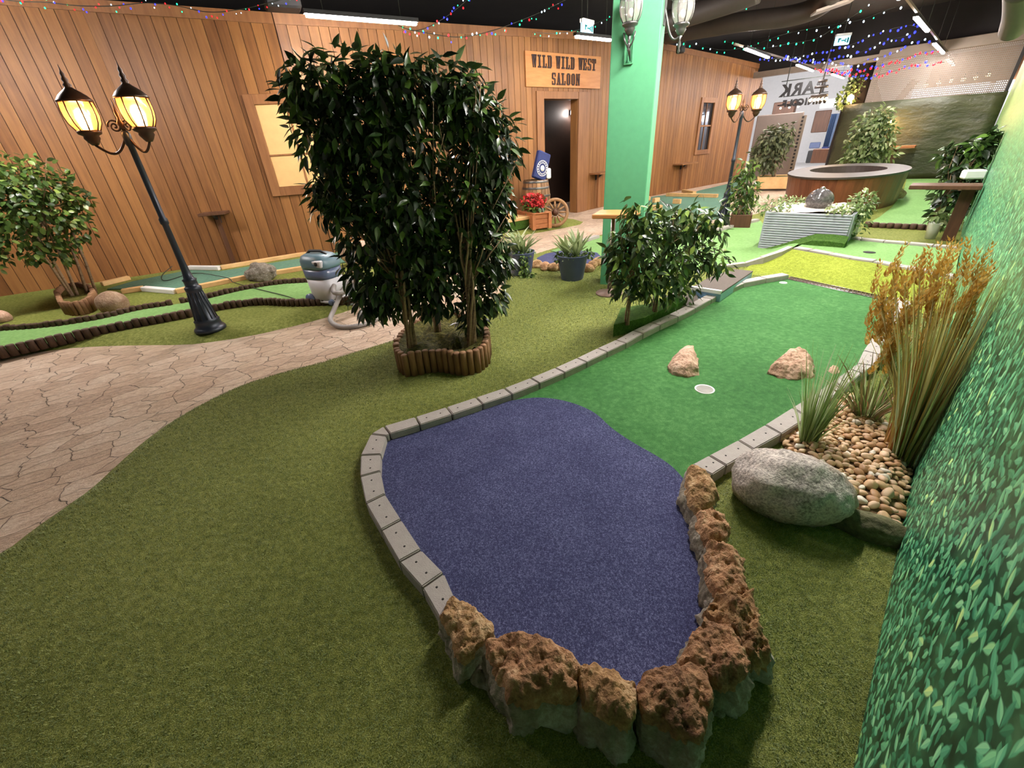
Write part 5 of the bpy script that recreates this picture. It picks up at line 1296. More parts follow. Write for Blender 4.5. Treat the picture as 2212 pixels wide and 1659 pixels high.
for i, (x, y) in enumerate([(1160, 577), (1178, 582), (1196, 584), (1212, 583), (1280, 579), (1268, 586), (1292, 572)]):
    b = G(x, y); boulder('rim_stone', (b.x, b.y, .03), (.085, .06, .06), M['rock_red' if i % 2 else 'rock_tan'], ORD[i] + ' rough stone from the trailing-vine pot along the small felt pond', 'stone', seed=30 + i, amp=.22, rot=i * 1.1, sub=3, group='rough stones round the small pond')

# --- pale putting green behind the column, with its kerb
pg = [G(x, y) for x, y in [(1190, 543), (1245, 526), (1300, 511), (1400, 502), (1535, 497), (1600, 487), (1642, 478), (1660, 500), (1645, 540), (1690, 548), (1640, 567), (1612, 571), (1561, 577), (1480, 588), (1395, 592), (1300, 570)]]
carpet('putting_green', pg, .012, M['putt_far'], 'pale putting green running behind the green column to the slatted fountain bed', 'putting green')
def curb_run(px, h, w, label, group, z=0., side=1, n=None, name='kerb_stone', zf=None, holes=0):
    P = [G(x, y, z + h) for x, y in px]
    for i in range(len(P) - 1):
        a, b = P[i], P[i + 1]; t_ = (b - a).normalized(); nr = Vector((-t_.y, t_.x, 0)).normalized() * (w * side)
        kerb_block(a, b, a + nr, b + nr, min(a.z, b.z) - h - .02, (a.z + b.z) / 2, ORD[i] + ' ' + label, group, holes)
curb_run([(1262, 519), (1296, 508)], .05, .09, 'grey kerb stone left of the green column on the pale green', 'kerb of the pale green')
curb_run([(1404, 501), (1440, 500), (1478, 498), (1515, 497), (1555, 495), (1582, 487), (1610, 480), (1642, 473)], .05, .09, 'curved grey kerb stone from the green column toward the slatted fountain bed', 'kerb of the pale green')
g2 = [G(x, y, -.02) for x, y in [(1384, 428), (1440, 421), (1500, 414), (1560, 400), (1596, 392), (1600, 404), (1570, 430), (1548, 470), (1500, 480), (1400, 488), (1384, 486)]]
carpet('putting_green', g2, -.02, M['putt_teal'], 'teal putting green at the foot of the timber wall beyond the green column', 'putting green', .03)
for i, (x, y) in enumerate([(1391, 432), (1417, 435), (1462, 438), (1414, 452)]):
    b = G(x, y); o = MB().box((b.x, b.y, .03), .3, .12, .1, X=(math.cos(i), math.sin(i) * .5, 0), bev=.01).build('wooden_block', M['pine'], None); tag(o, ['pale wooden block nearest the green column on the teal green', 'tilted pale wooden block, second from the column on the teal green', 'pale wooden block below the wall table on the teal green', 'pale wooden block lowest on the teal green before the column'][i], 'block', 'wooden blocks on the teal green')
beam((1440, 422), (1550, 425), 'pale timber beam on the teal green below the wall table', z0=-.02, h=.08, w=.1)
beam((1476, 414), (1500, 419), 'short pale beam on the teal green nearest the timber wall', z0=-.02, h=.08, w=.1)

# --- stepped mats with pale blue risers
def step(top, zt, label, front):
    P = [G(x, y, zt) for x, y in top]; c = sum(P, Vector()) / len(P); c.z = 0; t = thing('water_step', label, 'step', c, 'stepped mats with blue risers')
    MB().prism([(p.x, p.y) for p in P], zt - .012, zt).build('mat', M['greymat'], t)
    MB().prism([(p.x * .985 + c.x * .015, p.y * .985 + c.y * .015) for p in P], -.02, zt - .012).build('riser', M['paleblue'], t)
    m = MB(); a, b = P[front[0]], P[front[1]]; m.box((a + b) / 2 + ZV * .002, (b - a).length, .03, .03, X=(b - a).normalized()); m.build('white_edge', M['white'], t)
step([(1584, 581), (1627, 585), (1558, 632), (1492, 622), (1530, 600)], .1, 'grey mat step with pale blue riser, the upper one beside the kerb', (3, 2))
step([(1455, 628), (1500, 624), (1512, 655), (1470, 664), (1424, 652)], .05, 'grey mat step with pale blue riser behind the small shrubs', (4, 3))
o = MB().prism([(p.x, p.y) for p in [G(1412, 655), G(1430, 650), G(1560, 634), G(1545, 645), G(1515, 662), G(1440, 684), G(1418, 680)]], -.005, .014).build('blue_basin', M['paleblue'], None); tag(o, 'pale blue painted basin floor at the foot of the grey mat steps', 'basin')

# --- raised platform, bank, netting
ZT = .15
plat_px = [(1713, 535), (1747, 540), (1789, 548), (1836, 557), (1886, 564), (1939, 575), (2002, 586), (2062, 599)]
farp_px = [(1818, 510), (1860, 516), (1909, 521), (1960, 525), (2015, 530), (2070, 535)]
topN = [G(x, y, ZT) for x, y in plat_px]; topF = [G(x, y, ZT) for x, y in farp_px]
# bank rises from behind the net to the platform kerb
foot = [G(x, y) for x, y in [(1600, 592), (1640, 597), (1692, 600), (1760, 615), (1830, 632), (1900, 648), (1950, 655), (2030, 670)]]
wall_foot = AL(topN[-1].dot(E1) - .85, RW, 0)
foot[-1] = wall_foot
m = MB(); NS = 10; rows = []
tops = [Vector((G(1600, 585).x, G(1600, 585).y, .01)), Vector((G(1650, 563).x, G(1650, 563).y, .06))] + [topN[k] for k in (0, 2, 3, 4, 5)] + [AL(topN[-1].dot(E1) + .1, RW, ZT)]
for j in range(NS + 1):
    u = j / NS; rows.append([Vector((a.x + (b.x - a.x) * u, a.y + (b.y - a.y) * u, a.z + .004 + (b.z - .02 - a.z) * (u * u * (3 - 2 * u)))) for a, b in zip(foot, tops)])
w_ = len(foot); vs = sum(rows, []); m.add(vs, [(j * w_ + i, j * w_ + i + 1, (j + 1) * w_ + i + 1, (j + 1) * w_ + i) for j in range(NS) for i in range(w_ - 1)], True)
struct(m.build('lawn_bank', M['turf_bank'], None, Vector((0, 0, 0))))
plat = [p for p in topN] + [AL(topN[-1].dot(E1), RW + .01, ZT), AL(topF[-1].dot(E1), RW + .01, ZT)] + topF[::-1] + [G(1760, 506, ZT + .03)]
carpet('putting_green', [Vector((p.x, p.y, 0)) for p in plat], ZT - .02, M['putt_far'], 'raised pale green platform with a dark hole between two kerbs', 'putting green', ZT)
curb_run(plat_px, .05, .1, 'kerb stone of the platform near side, counting from the ramp', 'kerb of the raised platform', ZT - .05, 1)
curb_run(farp_px, .05, .1, 'kerb stone of the platform far side, counting from the slatted bed', 'kerb of the raised platform', ZT - .05, 1)
# ramp from the low green up to the platform
rp = [(G(1610, 573), G(1713, 535, ZT - .02)), (G(1648, 538), G(1762, 505, ZT - .02))]
m = MB(); vs = []
for j in range(9):
    u = j / 8; s_ = u * u * (3 - 2 * u)
    for a, b in rp: q = a.lerp(b, u); vs.append(Vector((q.x, q.y, .014 + (ZT - .03) * s_)))
m.add(vs, [(2 * j, 2 * j + 1, 2 * j + 3, 2 * j + 2)[::-1] for j in range(8)], True); o = m.build('ramp', M['putt_far'], None, Vector((rp[0][0].x, rp[0][0].y, 0))); tag(o, 'pale green carpet ramp climbing from the low green to the platform', 'ramp')
m = MB(); tp_ = [G(1560, 577, .02), G(1612, 570, .03), G(1650, 558, .09), G(1690, 545, .13), G(1713, 535, ZT)]
for a, b in zip(tp_, tp_[1:]):
    t_ = (b - a).normalized(); nr = Vector((-t_.y, t_.x, 0)).normalized() * .06; lo_z = -.02
    f = [a, b, b + nr, a + nr]; m.hexa([Vector((p.x, p.y, lo_z)) for p in f], [p + ZV * .01 for p in f])
o = m.build('ramp_kerb', M['kerb'], None); tag(o, 'thin grey sloping kerb along the near side of the ramp', 'kerb')
RIDGE = 1; m = MB()
c = G(1878, 545, ZT - .019); o = MB().lathe([(.0001, .0), (.055, 0.0), (.055, .002), (.0001, .002)], c, 28).build('golf_hole', M['hole'], None); tag(o, 'dark golf hole in the raised pale green platform', 'golf hole')
# lattice ball catcher behind the near green
na, nb_ = G(1693, 604), G(1908, 652); dn = (nb_ - na).normalized(); up_ = Vector((-dn.y, dn.x, 0)); t = thing('lattice_grate', 'shiny lattice ball catcher strip at the far end of the near green', 'grate', (na + nb_) / 2)
L_ = (nb_ - na).length; m = MB(); wn_ = .1; k = 0
while k * .034 < L_ - .05:
    for s in (0, 1):
        a = na + dn * (k * .034 + (0 if s else .05)); b = na + dn * (k * .034 + (.05 if s else 0)) + up_ * wn_; m.tube([a + ZV * .014, b + ZV * .014], .0035, 4)
    k += 1
m.build('lattice', M['darkwood'], t)
MB().box((na + nb_) / 2 + up_ * (wn_ / 2) + ZV * .004, L_, wn_, .006, X=dn).build('tray', M['steel'], t)
m = MB(); m.tube([na + ZV * .014, nb_ + ZV * .014], .004, 5); m.tube([na + up_ * wn_ + ZV * .014, nb_ + up_ * wn_ + ZV * .014], .004, 5); m.build('rim', M['steel'], t)
c = G(1692, 611, .013); o = MB().lathe([(.001, 0), (.035, 0), (.032, .004), (.001, .005)], c, 20).build('white_disc', M['white'], None); tag(o, 'small white plate on the near green beside the lattice end', 'plate')

# --- slatted fountain bed with granite ball
fl, frr = G(1639, 537), None
hF = upz(fl, 457); TR = G(1844, 464, hF); fr_ = Vector((TR.x, TR.y, 0)); fx = (fr_ - fl).normalized(); fy = Vector((-fx.y, fx.x, 0)); fL = (fr_ - fl).length
if fy.y < 0: fy = -fy
dp = [onplane(x, y, fl - fy * .05, fy) for x, y in [(1634, 541), (1660, 535), (1690, 527), (1735, 513), (1762, 505), (1800, 506), (1834, 511)]]
m = MB()
for a, b in zip(dp, dp[1:]):
    f = [a - fy * .16, b - fy * .16, b, a]
    m.hexa([Vector((p.x, p.y, -.01)) for p in f], [f[0] - ZV * .05, f[1] - ZV * .05, f[2], f[3]])
o = m.build('turf_ridge', M['turf_dark'], None); tag(o, 'dark green turf ridge climbing along the foot of the slatted fountain bed', 'turf ridge')
fD = .95; t = thing('fountain_bed', 'raised bed with pale grey slatted front, white gravel and granite ball behind', 'fountain', fl)
for k in range(16):
    z = hF * (k + .5) / 16; cc_ = fl + fx * fL / 2 + ZV * z; MB().box(cc_ - fy * .005, fL, .03, hF / 16 - .006, X=fx, bev=.004).build('slat', M['slat'], t)
m = MB(); cc_ = fl + fx * fL / 2 + fy * (fD / 2 + .02) + ZV * (hF / 2 - .02); m.box(cc_, fL - .01, fD, hF - .05, X=fx); m.build('body', M['duct'], t)
m = MB()
for e in (fl, fr_): m.box(e + fy * (fD / 2) + ZV * (hF / 2), .03, fD, hF, X=fx)
m.build('side_board', M['slat'], t)
g_ = sheet('gravel', [fl + fx * .03 + fy * .05, fr_ - fx * .03 + fy * .05, fr_ - fx * .03 + fy * (fD - .02), fl + fx * .03 + fy * (fD - .02)], lambda V: hF - .03 + .03 * np.array([noise.noise(Vector((a * 9, b * 9, 0))) for a, b in V]) + .03, M['whitegravel'], .06); g_.parent = t; g_.location = -Vector(fl)
bcn = onplane(1771, 430, fl + fy * .5, fy); kk = (bcn - CP).dot(CF) / FPX; o = MB().ball(Vector((bcn.x, bcn.y, hF + .08)), 26 * kk, 16, (1, 1, .92)).build('granite_ball', M['ballst'], None); tag(o, 'polished grey granite ball on the white gravel of the slatted bed', 'fountain ball')
MB().ball(Vector((bcn.x, bcn.y, hF + .08 + 26 * kk * .92)), .03, 6, (1, 1, .7)).build('spout', M['steel'], o)
for i, (u, v, rx, rz, nn, lab) in enumerate([(.05, .15, .22, .1, 160, 'low leafy plant at the slatted bed corner beside the far brown planter'), (1.03, .35, .14, .17, 320, 'pale leafy bush spilling over the slatted bed side'), (.22, .85, .35, .07, 160, 'low green plants at the back of the white gravel'), (.85, .1, .2, .07, 120, 'small plant on the white gravel before the granite ball'), (.97, .25, .2, .26, 200, 'hanging plant at the slatted bed corner near the platform')]):
    c = fl + fx * (fL * u) + fy * (fD * v) + ZV * (hF + (rz * .4 if i != 4 else -.12)); p_ = thing('leafy_plant', lab, 'plant', Vector((c.x, c.y, hF)), 'plants on the fountain bed')
    crown(p_, [(c, (rx, rx * .7, rz), tuple(fx))], nn, M['leaf_var'], (.04, .07), .5, LEAF, .3)

# --- oval tub with wide rim
HT = upz(G(1880, 468), 384)
def scr_ell(cx_, cy_, rx, ry, tilt, z, n=48):
    out = []
    for k in range(n):
        a = 2 * PI * k / n; x, y = rx * math.cos(a), ry * math.sin(a); out.append(G(cx_ + x, cy_ + y + x * tilt, z))
    return out
oT = scr_ell(1834, 367, 133, 14.5, -.045, HT); oI = scr_ell(1832, 365.5, 84, 7.5, -.03, HT)
def round_off(P, n=48):
    c = sum(P, Vector()) / len(P); X2 = np.array([(p.x - c.x, p.y - c.y) for p in P]); w2, v2 = np.linalg.eigh(X2.T @ X2 / len(P)); r0, r1 = math.sqrt(2 * w2[0]), math.sqrt(2 * w2[1]); ax0, ax1 = Vector((v2[0, 0], v2[1, 0], 0)), Vector((v2[0, 1], v2[1, 1], 0))
    return [c + ax0 * (r0 * math.cos(2 * PI * k / n)) + ax1 * (r1 * math.sin(2 * PI * k / n)) for k in range(n)], c
oT, tc = round_off(oT); oI, ic = round_off(oI)
t = thing('oval_tub', 'big oval tub clad in red brown boards with a wide grey rim', 'tub', Vector((tc.x, tc.y, 0)))
m = MB()
for k in range(48):
    a, b = oT[k], oT[(k + 1) % 48]
    f = lambda p, s, z: Vector((tc.x + (p.x - tc.x) * s, tc.y + (p.y - tc.y) * s, z))
    m.hexa([f(a, .94, 0), f(b, .94, 0), f(b, .9, 0), f(a, .9, 0)][::-1] if 0 else [f(a, .94, 0), f(b, .94, 0), f(b, .9, 0), f(a, .9, 0)], [f(a, .985, HT - .02), f(b, .985, HT - .02), f(b, .94, HT - .02), f(a, .94, HT - .02)])
bm = None
m.build('boards', M['tubwood'], t)
m = MB(); vs = []; 
for P, z in ((oT, HT - .03), (oT, HT), (oI, HT), (oI, HT - .18)): vs += [Vector((p.x, p.y, z)) for p in P]
m.add(vs, [(r_ * 48 + k, r_ * 48 + (k + 1) % 48, (r_ + 1) * 48 + (k + 1) % 48, (r_ + 1) * 48 + k) for r_ in range(3) for k in range(48)], False); m.build('rim', M['tubtop'], t)
m = MB(); m.poly([Vector((p.x, p.y, HT - .17)) for p in oI]); m.build('basin', M['greymat'], t)
o = boulder('dark_stone', tuple(AL(oT[0].dot(E1), 0) * 0 + G(1930, 420, .12)), (.22, .14, .12), M['brownrock'], 'dark stone jutting out at the right foot of the oval tub'.replace('right ', ''), 'stone', seed=41, amp=.15)

# --- far green carpet and edging by the tarpaulin
fg = [G(x, y) for x, y in [(1868, 489), (1900, 470), (1925, 450), (1950, 420), (1958, 388)]] + [AL(16.1, 1.0), AL(16.1, RW + .02), AL(G(2030, 497).dot(E1), RW + .02), G(2030, 498)]
carpet('putting_green', fg, .014, M['putt_far'], 'pale green carpet between the oval tub and the olive tarpaulin', 'putting green')
edging([(1866, 490), (1905, 492), (1945, 494), (1985, 496), (2032, 499)], .07, .085, 'short dark log edging across the turf beside the slatted bed', seed=6)

# ================================================================== TREES FURTHER BACK
def far_tree(bpx, planter, ell, n, label, mat, seed, L, ph=None, wr=.45, wood_='pine_red', pl_label=None, tpl=LEAF):
    b = G(*bpx)
    if planter:
        w_ = planter[0]; h_ = planter[1]; p_ = thing('wooden_planter', pl_label, 'planter', b, 'wooden tree planters'); nrm = Vector((b.x, b.y, 0)).normalized(); ax = Vector((nrm.y, -nrm.x, 0))
        for k in range(4):
            q = b + [ax * (w_ / 2), ax * (-w_ / 2), nrm * (w_ / 2), nrm * (-w_ / 2)][k] + ZV * (h_ / 2); MB().box(q, w_ if k > 1 else .03, .03 if k > 1 else w_, h_, X=ax, bev=.005).build('side_panel', M[wood_], p_)
        MB().box(b + ZV * (h_ * .45), w_ - .04, w_ - .04, h_ * .9, X=ax).build('soil', M['moss'], p_)
    z = planter[1] * .9 if planter else 0
    t = thing('ficus_tree', label, 'tree', Vector((b.x, b.y, z)), 'ficus trees further back'); E_ = ells_px(b, ell, .85); tp_ = E_[0][0]
    b1 = Vector((b.x, b.y, z)); stems(t, b1, tp_, 4, .02, .04, seed=seed, twist=3); twigs(t, b1.lerp(tp_, .6), E_, 16, seed, .006); crown(t, E_, n, M[mat], L, wr, tpl); return t
b_ = G(1597, 492)
far_tree((1597, 490), (.27, .2), [(1605, 405, 34, 36), (1612, 370, 26, 28), (1602, 445, 28, 22), (1622, 420, 20, 26)], 520, 'slim variegated ficus in a brown wooden planter beside the far street lamp', 'leaf_mid', 51, (.07, .11), pl_label='square brown wooden planter beside the far street lamp', wood_='darkwood')
far_tree((1667, 405), (.75, .28), [(1672, 305, 40, 36), (1645, 335, 28, 30), (1690, 300, 28, 36), (1665, 345, 30, 28)], 1100, 'dusty olive-leaved tree standing before the metal profile and mall entrance', 'leaf_grey', 52, (.1, .17), wood_='pine', pl_label='pale wooden planter box under the dusty olive-leaved tree')
tt = AL(14.2, 1.75)
def near_t(px, al):                         # ground point under a picture column at a given distance along the hall
    p = onplane(px, 340, AL(al, 0), E1); return Vector((p.x, p.y, 0))
b_ = near_t(1872, 14.3); t = thing('ficus_tree', 'light-leaved round tree standing behind the oval tub', 'tree', b_, 'ficus trees further back')
E_ = ells_px(b_, [(1880, 275, 45, 35), (1870, 310, 50, 35), (1900, 300, 40, 45), (1850, 340, 38, 22), (1905, 250, 25, 22), (1890, 335, 50, 22)], .8); stems(t, b_, E_[1][0], 4, .02, .05, seed=53); twigs(t, b_.lerp(E_[1][0], .6), E_, 16, 3, .006); crown(t, E_, 1500, M['leaf_var'], (.1, .16), .5, LEAF, .4)
b_ = AL(G(2060, 505).dot(E1) + .25, RW + .3); t = thing('ficus_tree', 'dark big-leaved ficus against the hedge wall behind the brown table', 'tree', b_, 'ficus trees further back')
E_ = ells_px(b_, [(2085, 350, 45, 40), (2120, 320, 45, 35), (2060, 400, 40, 45), (2100, 440, 40, 50), (2050, 330, 22, 18), (2040, 450, 30, 25), (2140, 300, 25, 22), (2110, 400, 40, 40)], .6)
E_ = [(c + E2 * max(0, RW + r[0] * .75 - c.dot(E2)), r, a) for c, r, a in E_]
stems(t, b_, E_[0][0], 5, .018, .04, seed=54); twigs(t, b_.lerp(E_[0][0], .5), E_, 18, 5, .006); crown(t, E_, 850, M['leaf_dark'], (.09, .15), .5, LEAF, .4)
q = G(2086, 520); q = AL(q.dot(E1), RW + .28); t = thing('pale_pot', 'pale pot with sparse leaves at the foot of the hedge wall', 'potted plant', q)
MB().lathe([(.05, 0), (.075, .18), (.08, .19), (.07, .19), (.001, .17)], q, 20).build('pot', M['white'], t); crown(t, [(q + ZV * .25, (.1, .08, .1), (1, 0, 0))], 50, M['leaf_var'], (.07, .11), .5)
c = G(2098, 387, zt_); o = MB().box((c.x, c.y, zt_ + .055), .2, .15, .1, X=(E1 * .3 - E2).normalized(), bev=.015).build('white_box', M['white'], None); tag(o, 'white box lying on the brown table by the hedge wall', 'box')

# ================================================================== FAR END: TARPAULIN, SHUTTER, MALL BEYOND
def onE(x, y, al): return onplane(x, y, AL(al, 0), E1)
TA = 16.3
pL = onE(1869, 222, TA); pR = AL(TA, RW + .02); tz = pL.z
side = onE(1791, 345, TA + .3); sideL = AL(TA + 2.6, pL.dot(E2) + .05)
m = MB(); path = [pR] + [pR.lerp(Vector((pL.x, pL.y, 0)), k / 12) for k in range(1, 13)] + [Vector((pL.x, pL.y, 0)).lerp(Vector((side.x, side.y, 0)), k / 6) for k in range(1, 7)]
NZ = 10; vs = []
zr = onE(2150, 199, TA).z
for j in range(NZ + 1):
    for i, p in enumerate(path):
        u = j / NZ; top_ = zr + (tz - zr) * min(1, i / 12); f = .05 * math.sin(i * 1.3 + u * 2) * (1 - u * .4) if 0 < i < 12 else 0; vs.append(Vector((p.x, p.y, 0)) - E1 * f + ZV * (-.02 + u * (top_ + .02)))
n_ = len(path); m.add(vs, [(j * n_ + i, j * n_ + i + 1, (j + 1) * n_ + i + 1, (j + 1) * n_ + i) for j in range(NZ) for i in range(n_ - 1)], True)
o = m.build('tarpaulin', M['tarp'], None); tag(o, 'creased olive tarpaulin hung across the far end of the hall', 'tarpaulin')
so = o.modifiers.new('thick', 'SOLIDIFY'); so.thickness = .01
# shutter lattice above it
SA = TA + .25; s_l, s_r = onE(1890, 150, SA).dot(E2), RW + .1; zb, zt = 1.5, onE(2195, 88, SA).z
t = thing('roller_shutter', 'see-through lattice roller shutter above the olive tarpaulin', 'shutter', AL(SA, (s_l + s_r) / 2, zb))
m = MB(); nv = 78; nh = 30
for k in range(nv + 1): p = s_r + (s_l - s_r) * k / nv; m.box(AL(SA, p, (zb + zt) / 2), .012, .022, zt - zb, X=E1)
for k in range(nh + 1): z = zb + (zt - zb) * k / nh; m.box(AL(SA, (s_l + s_r) / 2, z), .01, abs(s_l - s_r), .03, X=E1)
m.build('lattice', M['steelgrid'], t); MB().box(AL(SA, (s_l + s_r) / 2, zt + .1), .16, abs(s_l - s_r), .22, X=E1, bev=.01).build('shutter_box', M['steelgrid'], t)
MB().box(AL(SA - .12, RW + .06, zt / 2 + .05), .06, .06, zt + .1, X=E1).build('guide_post', M['black'], t)
# bulkhead over the entrance on the left
o = MB().box(AL(SA, s_l + 2.4, zt + .05), .2, 5.2, .14, X=E1).build('lintel_entrance', M['steelgrid'], None); struct(o)
o = MB().box(AL(SA + .2, 1.5, (zt + 3.75) / 2 + .15), .1, 16, 3.75 - zt, X=E1).build('wall_bulkhead', M['ceil'], None); struct(o)
# trunk-clad post with moss and lamp
pp = onE(1865, 170, TA + .9); pp.z = 0; kk = (pp + ZV * 2 - CP).dot(CF) / FPX
t = thing('trunk_post', 'dark post clad like a tree trunk with moss at the tarpaulin corner', 'post', pp)
rgx = random.Random(2); m = MB(); vs = []; fs = []; NA, NZ_ = 20, 24
for j in range(NZ_ + 1):
    for k in range(NA):
        a = 2 * PI * k / NA; z = 3.74 * j / NZ_; r = 26 * kk * (1 + .12 * noise.noise(Vector((math.cos(a) * 1.5, math.sin(a) * 1.5, z * .8)))); vs.append(pp + Vector((math.cos(a) * r, math.sin(a) * r, z)))
m.add(vs, [(j * NA + k, j * NA + (k + 1) % NA, (j + 1) * NA + (k + 1) % NA, (j + 1) * NA + k) for j in range(NZ_) for k in range(NA)], True); m.build('trunk', M['treebark'], t)
ms = onE(1852, 188, TA + .9); nface = -E1
crown(t, [(ms + nface * (24 * kk) + ZV * .12, (16 * kk, .12, 20 * kk), tuple(E2)), (ms + nface * (22 * kk) - ZV * .25 + E2 * .12, (22 * kk, .15, 22 * kk), tuple(E2))], 420, M['leaf_var'], (.06, .11), .6, ROUND, .2, 'moss')
lp_ = onE(1845, 213, TA + .9) + nface * (40 * kk); MB().ball(lp_, .08, 8).build('bulb', M['glow'], t)
ld = bpy.data.lights.new('moss_light', 'POINT'); ld.energy = 14; ld.color = (1, .6, .28); ld.shadow_soft_size = .05; lo_ = bpy.data.objects.new('moss_light', ld); COL.objects.link(lo_); lo_.location = lp_ + nface * .1
# warm uplight that colours the tarpaulin top beside the round tree
sp_ = onE(1925, 262, TA) - E1 * .25; t = thing('clip_lamp', 'small clip-on lamp warming the tarpaulin above the round tree', 'lamp', sp_)
MB().ball(sp_, .04, 8).build('bulb', M['glow'], t); m = MB(); m.tube([sp_ + ZV * .03, sp_ + ZV * .1 + E1 * .1, sp_ + E1 * .24 + ZV * .14], .012, 6); m.build('arm', M['black'], t)
ld = bpy.data.lights.new('clip_light', 'POINT'); ld.energy = 22; ld.color = (1, .55, .2); ld.shadow_soft_size = .05; lo_ = bpy.data.objects.new('clip_light', ld); COL.objects.link(lo_); lo_.location = sp_ - E1 * .05 - ZV * .05

# --- mall beyond
MAe = TA + 9
m = MB(); m.poly([AL(TA + .4, -8, -.03), AL(MAe + 1, -8, -.03), AL(MAe + 1, 16, -.03), AL(TA + .4, 16, -.03)][::1]); o = m.build('floor_mall', M['mallfloor'], None); struct(o)
m = MB(); m.poly([AL(MAe, -8, -.03), AL(MAe, 16, -.03), AL(MAe, 16, 5.5), AL(MAe, -8, 5.5)]); o = m.build('wall_mall', M['wallwhite'], None); struct(o)
m = MB(); m.poly([AL(TA + .4, -8, 4.6), AL(MAe, -8, 4.6), AL(MAe, 16, 4.6), AL(TA + .4, 16, 4.6)]); o = m.build('ceiling_mall', M['wallwhite'], None); struct(o)
o = MB().box(AL(MAe - .1, -1.5, 2.9), .1, 7, 1.0, X=E1).build('shop_fascia', M['plank_b'], None); tag(o, 'brown shop fascia seen through the roller shutter', 'fascia')
for k in range(3):
    p = AL(MAe - .3, -3.2 + k * 1.6 * 1.4, 2.2); t = thing('shop_light', ['bright shop light strip seen through the shutter by the hedge wall', 'bright shop light strip seen through the middle of the shutter', 'bright shop light strip seen through the shutter by the trunk post'][k], 'shop light', p, 'shop lights through the shutter')
    MB().box(p, .05, 2.1, .4, X=E1).build('panel', M['lightpanel'], t)
al_ = bpy.data.lights.new('mall_fill_light', 'AREA'); al_.energy = 520; al_.size = 7; al_.size_y = 5; al_.shape = 'RECTANGLE'; al_.color = (.92, .95, 1); o = bpy.data.objects.new('mall_fill_light', al_); COL.objects.link(o); o.location = AL(TA + 3.2, 5.0, 4.2); o.rotation_euler = (E1 * .8 - ZV * .6).to_track_quat('-Z', 'Z').to_euler()  # unseen area light added to brighten the far mall wall
# brown slanted struts behind the shutter
for i, (x0, y0, x1, y1) in enumerate([(1885, 180, 1895, 215), (1970, 182, 1945, 212)]):
    a, b = onE(x0, y0, SA + 1.2), onE(x1, y1, SA + 1.2); o = MB().tube([a + (a - b) * .3, b + (b - a) * .8], .09, 4).build('slanted_beam', M['plank_b'], None); tag(o, ['brown slanted beam behind the shutter beside the trunk post', 'brown slanted beam behind the shutter above the round tree'][i], 'beam')
for i in range(6):
    p = onE(2000 + i * 27, 184 - i * 4.2, SA + 2.2); t = thing('festoon_bulb', ORD[i] + ' warm festoon bulb behind the shutter, counting away from the trunk post', 'bulb', p, 'festoon bulbs behind the shutter'); MB().ball(p, .05, 6).build('bulb', M['glow_small'], t); MB().lathe([(.02, .04), (.022, .12), (.001, .13)], p, 8).build('socket', M['black'], t)
# hanging sign seen from behind
HA = TA - .1
f = bpy.data.curves.new('park', 'FONT')
def text_obj(name, body, size, loc, parent, mat, X, U):
    f = bpy.data.curves.new(name, 'FONT'); f.body = body; f.size = size; f.extrude = .02; f.offset = .012; f.align_x = 'CENTER'; f.resolution_u = 3
    to = bpy.data.objects.new('tmp', f); COL.objects.link(to); bpy.context.view_layer.update(); dg = bpy.context.evaluated_depsgraph_get(); me = bpy.data.meshes.new_from_object(to.evaluated_get(dg)); bpy.data.objects.remove(to)
    me.name = name; me.materials.clear(); me.materials.append(mat); Z_ = X.cross(U); mat4 = Matrix((X, U, Z_)).transposed()
    for v in me.vertices: v.co = mat4 @ v.co + (loc - ORG[parent.name])
    return link(name, me, parent, None)
c1, c2 = onE(1732, 204, HA), onE(1735, 222, HA); t = thing('hanging_sign', 'hanging dark letters PARK MINIGOLF seen from behind over the entrance', 'sign', c1)
kk = (c1 - CP).dot(CF) / FPX
for wd__, sz_, cc__, ad in (('PARK', 31, c1, .7), ('MINIGOLF', 17, c2 - ZV * (4 * kk), .6)):
    for i_, g__ in enumerate(wd__): text_obj('letter', g__, sz_ * kk, cc__ + E2 * ((i_ - (len(wd__) - 1) / 2) * sz_ * ad * kk), t, M['black'], E2, ZV)
m = MB(); zc_ = c1.z + 26 * kk
for s in (-1, 1): m.tube([c1 + E2 * (s * 34 * kk), c1 + E2 * (s * 34 * kk) + ZV * (3.7 - c1.z)], .012, 5)
m.box(c1 + ZV * (28 * kk), .03, 90 * kk, .02, X=E1); m.box(c2 + ZV * (15 * kk), .02, 84 * kk, .02, X=E1); m.build('hanger', M['cable'], t)
pd = onE(1770, 205, HA - .3); t = thing('ring_pendant', 'dark round pendant lamp with small warm bulbs in front of the hanging sign', 'pendant lamp', pd); m = MB()
for dz, r in ((22 * kk, 8 * kk), (12 * kk, 12 * kk), (-3 * kk, 15 * kk)): m.lathe([(.001, .0), (r, 0), (r, .05), (.001, .05)], pd + ZV * dz, 20)
m.tube([pd, pd + ZV * (3.7 - pd.z)], .015, 6); m.build('disc', M['duct'], t)
for k in range(5): MB().ball(pd + ZV * (-8 * kk) + E2 * ((k - 2) * 7 * kk), .04, 6).build('bulb', M['glow_small'], t)
pd2 = onE(1705, 232, HA + 1.5); t = thing('small_pendant', 'little pendant lamps below the hanging sign letters', 'pendant lamp', pd2)
for k in range(3): MB().ball(pd2 + E2 * (.25 * (k - 1)), .03, 6).build('bulb', M['glow_small'], t)
MB().box(pd2 + ZV * .08, .04, .7, .03, X=E1).build('bar', M['black'], t)
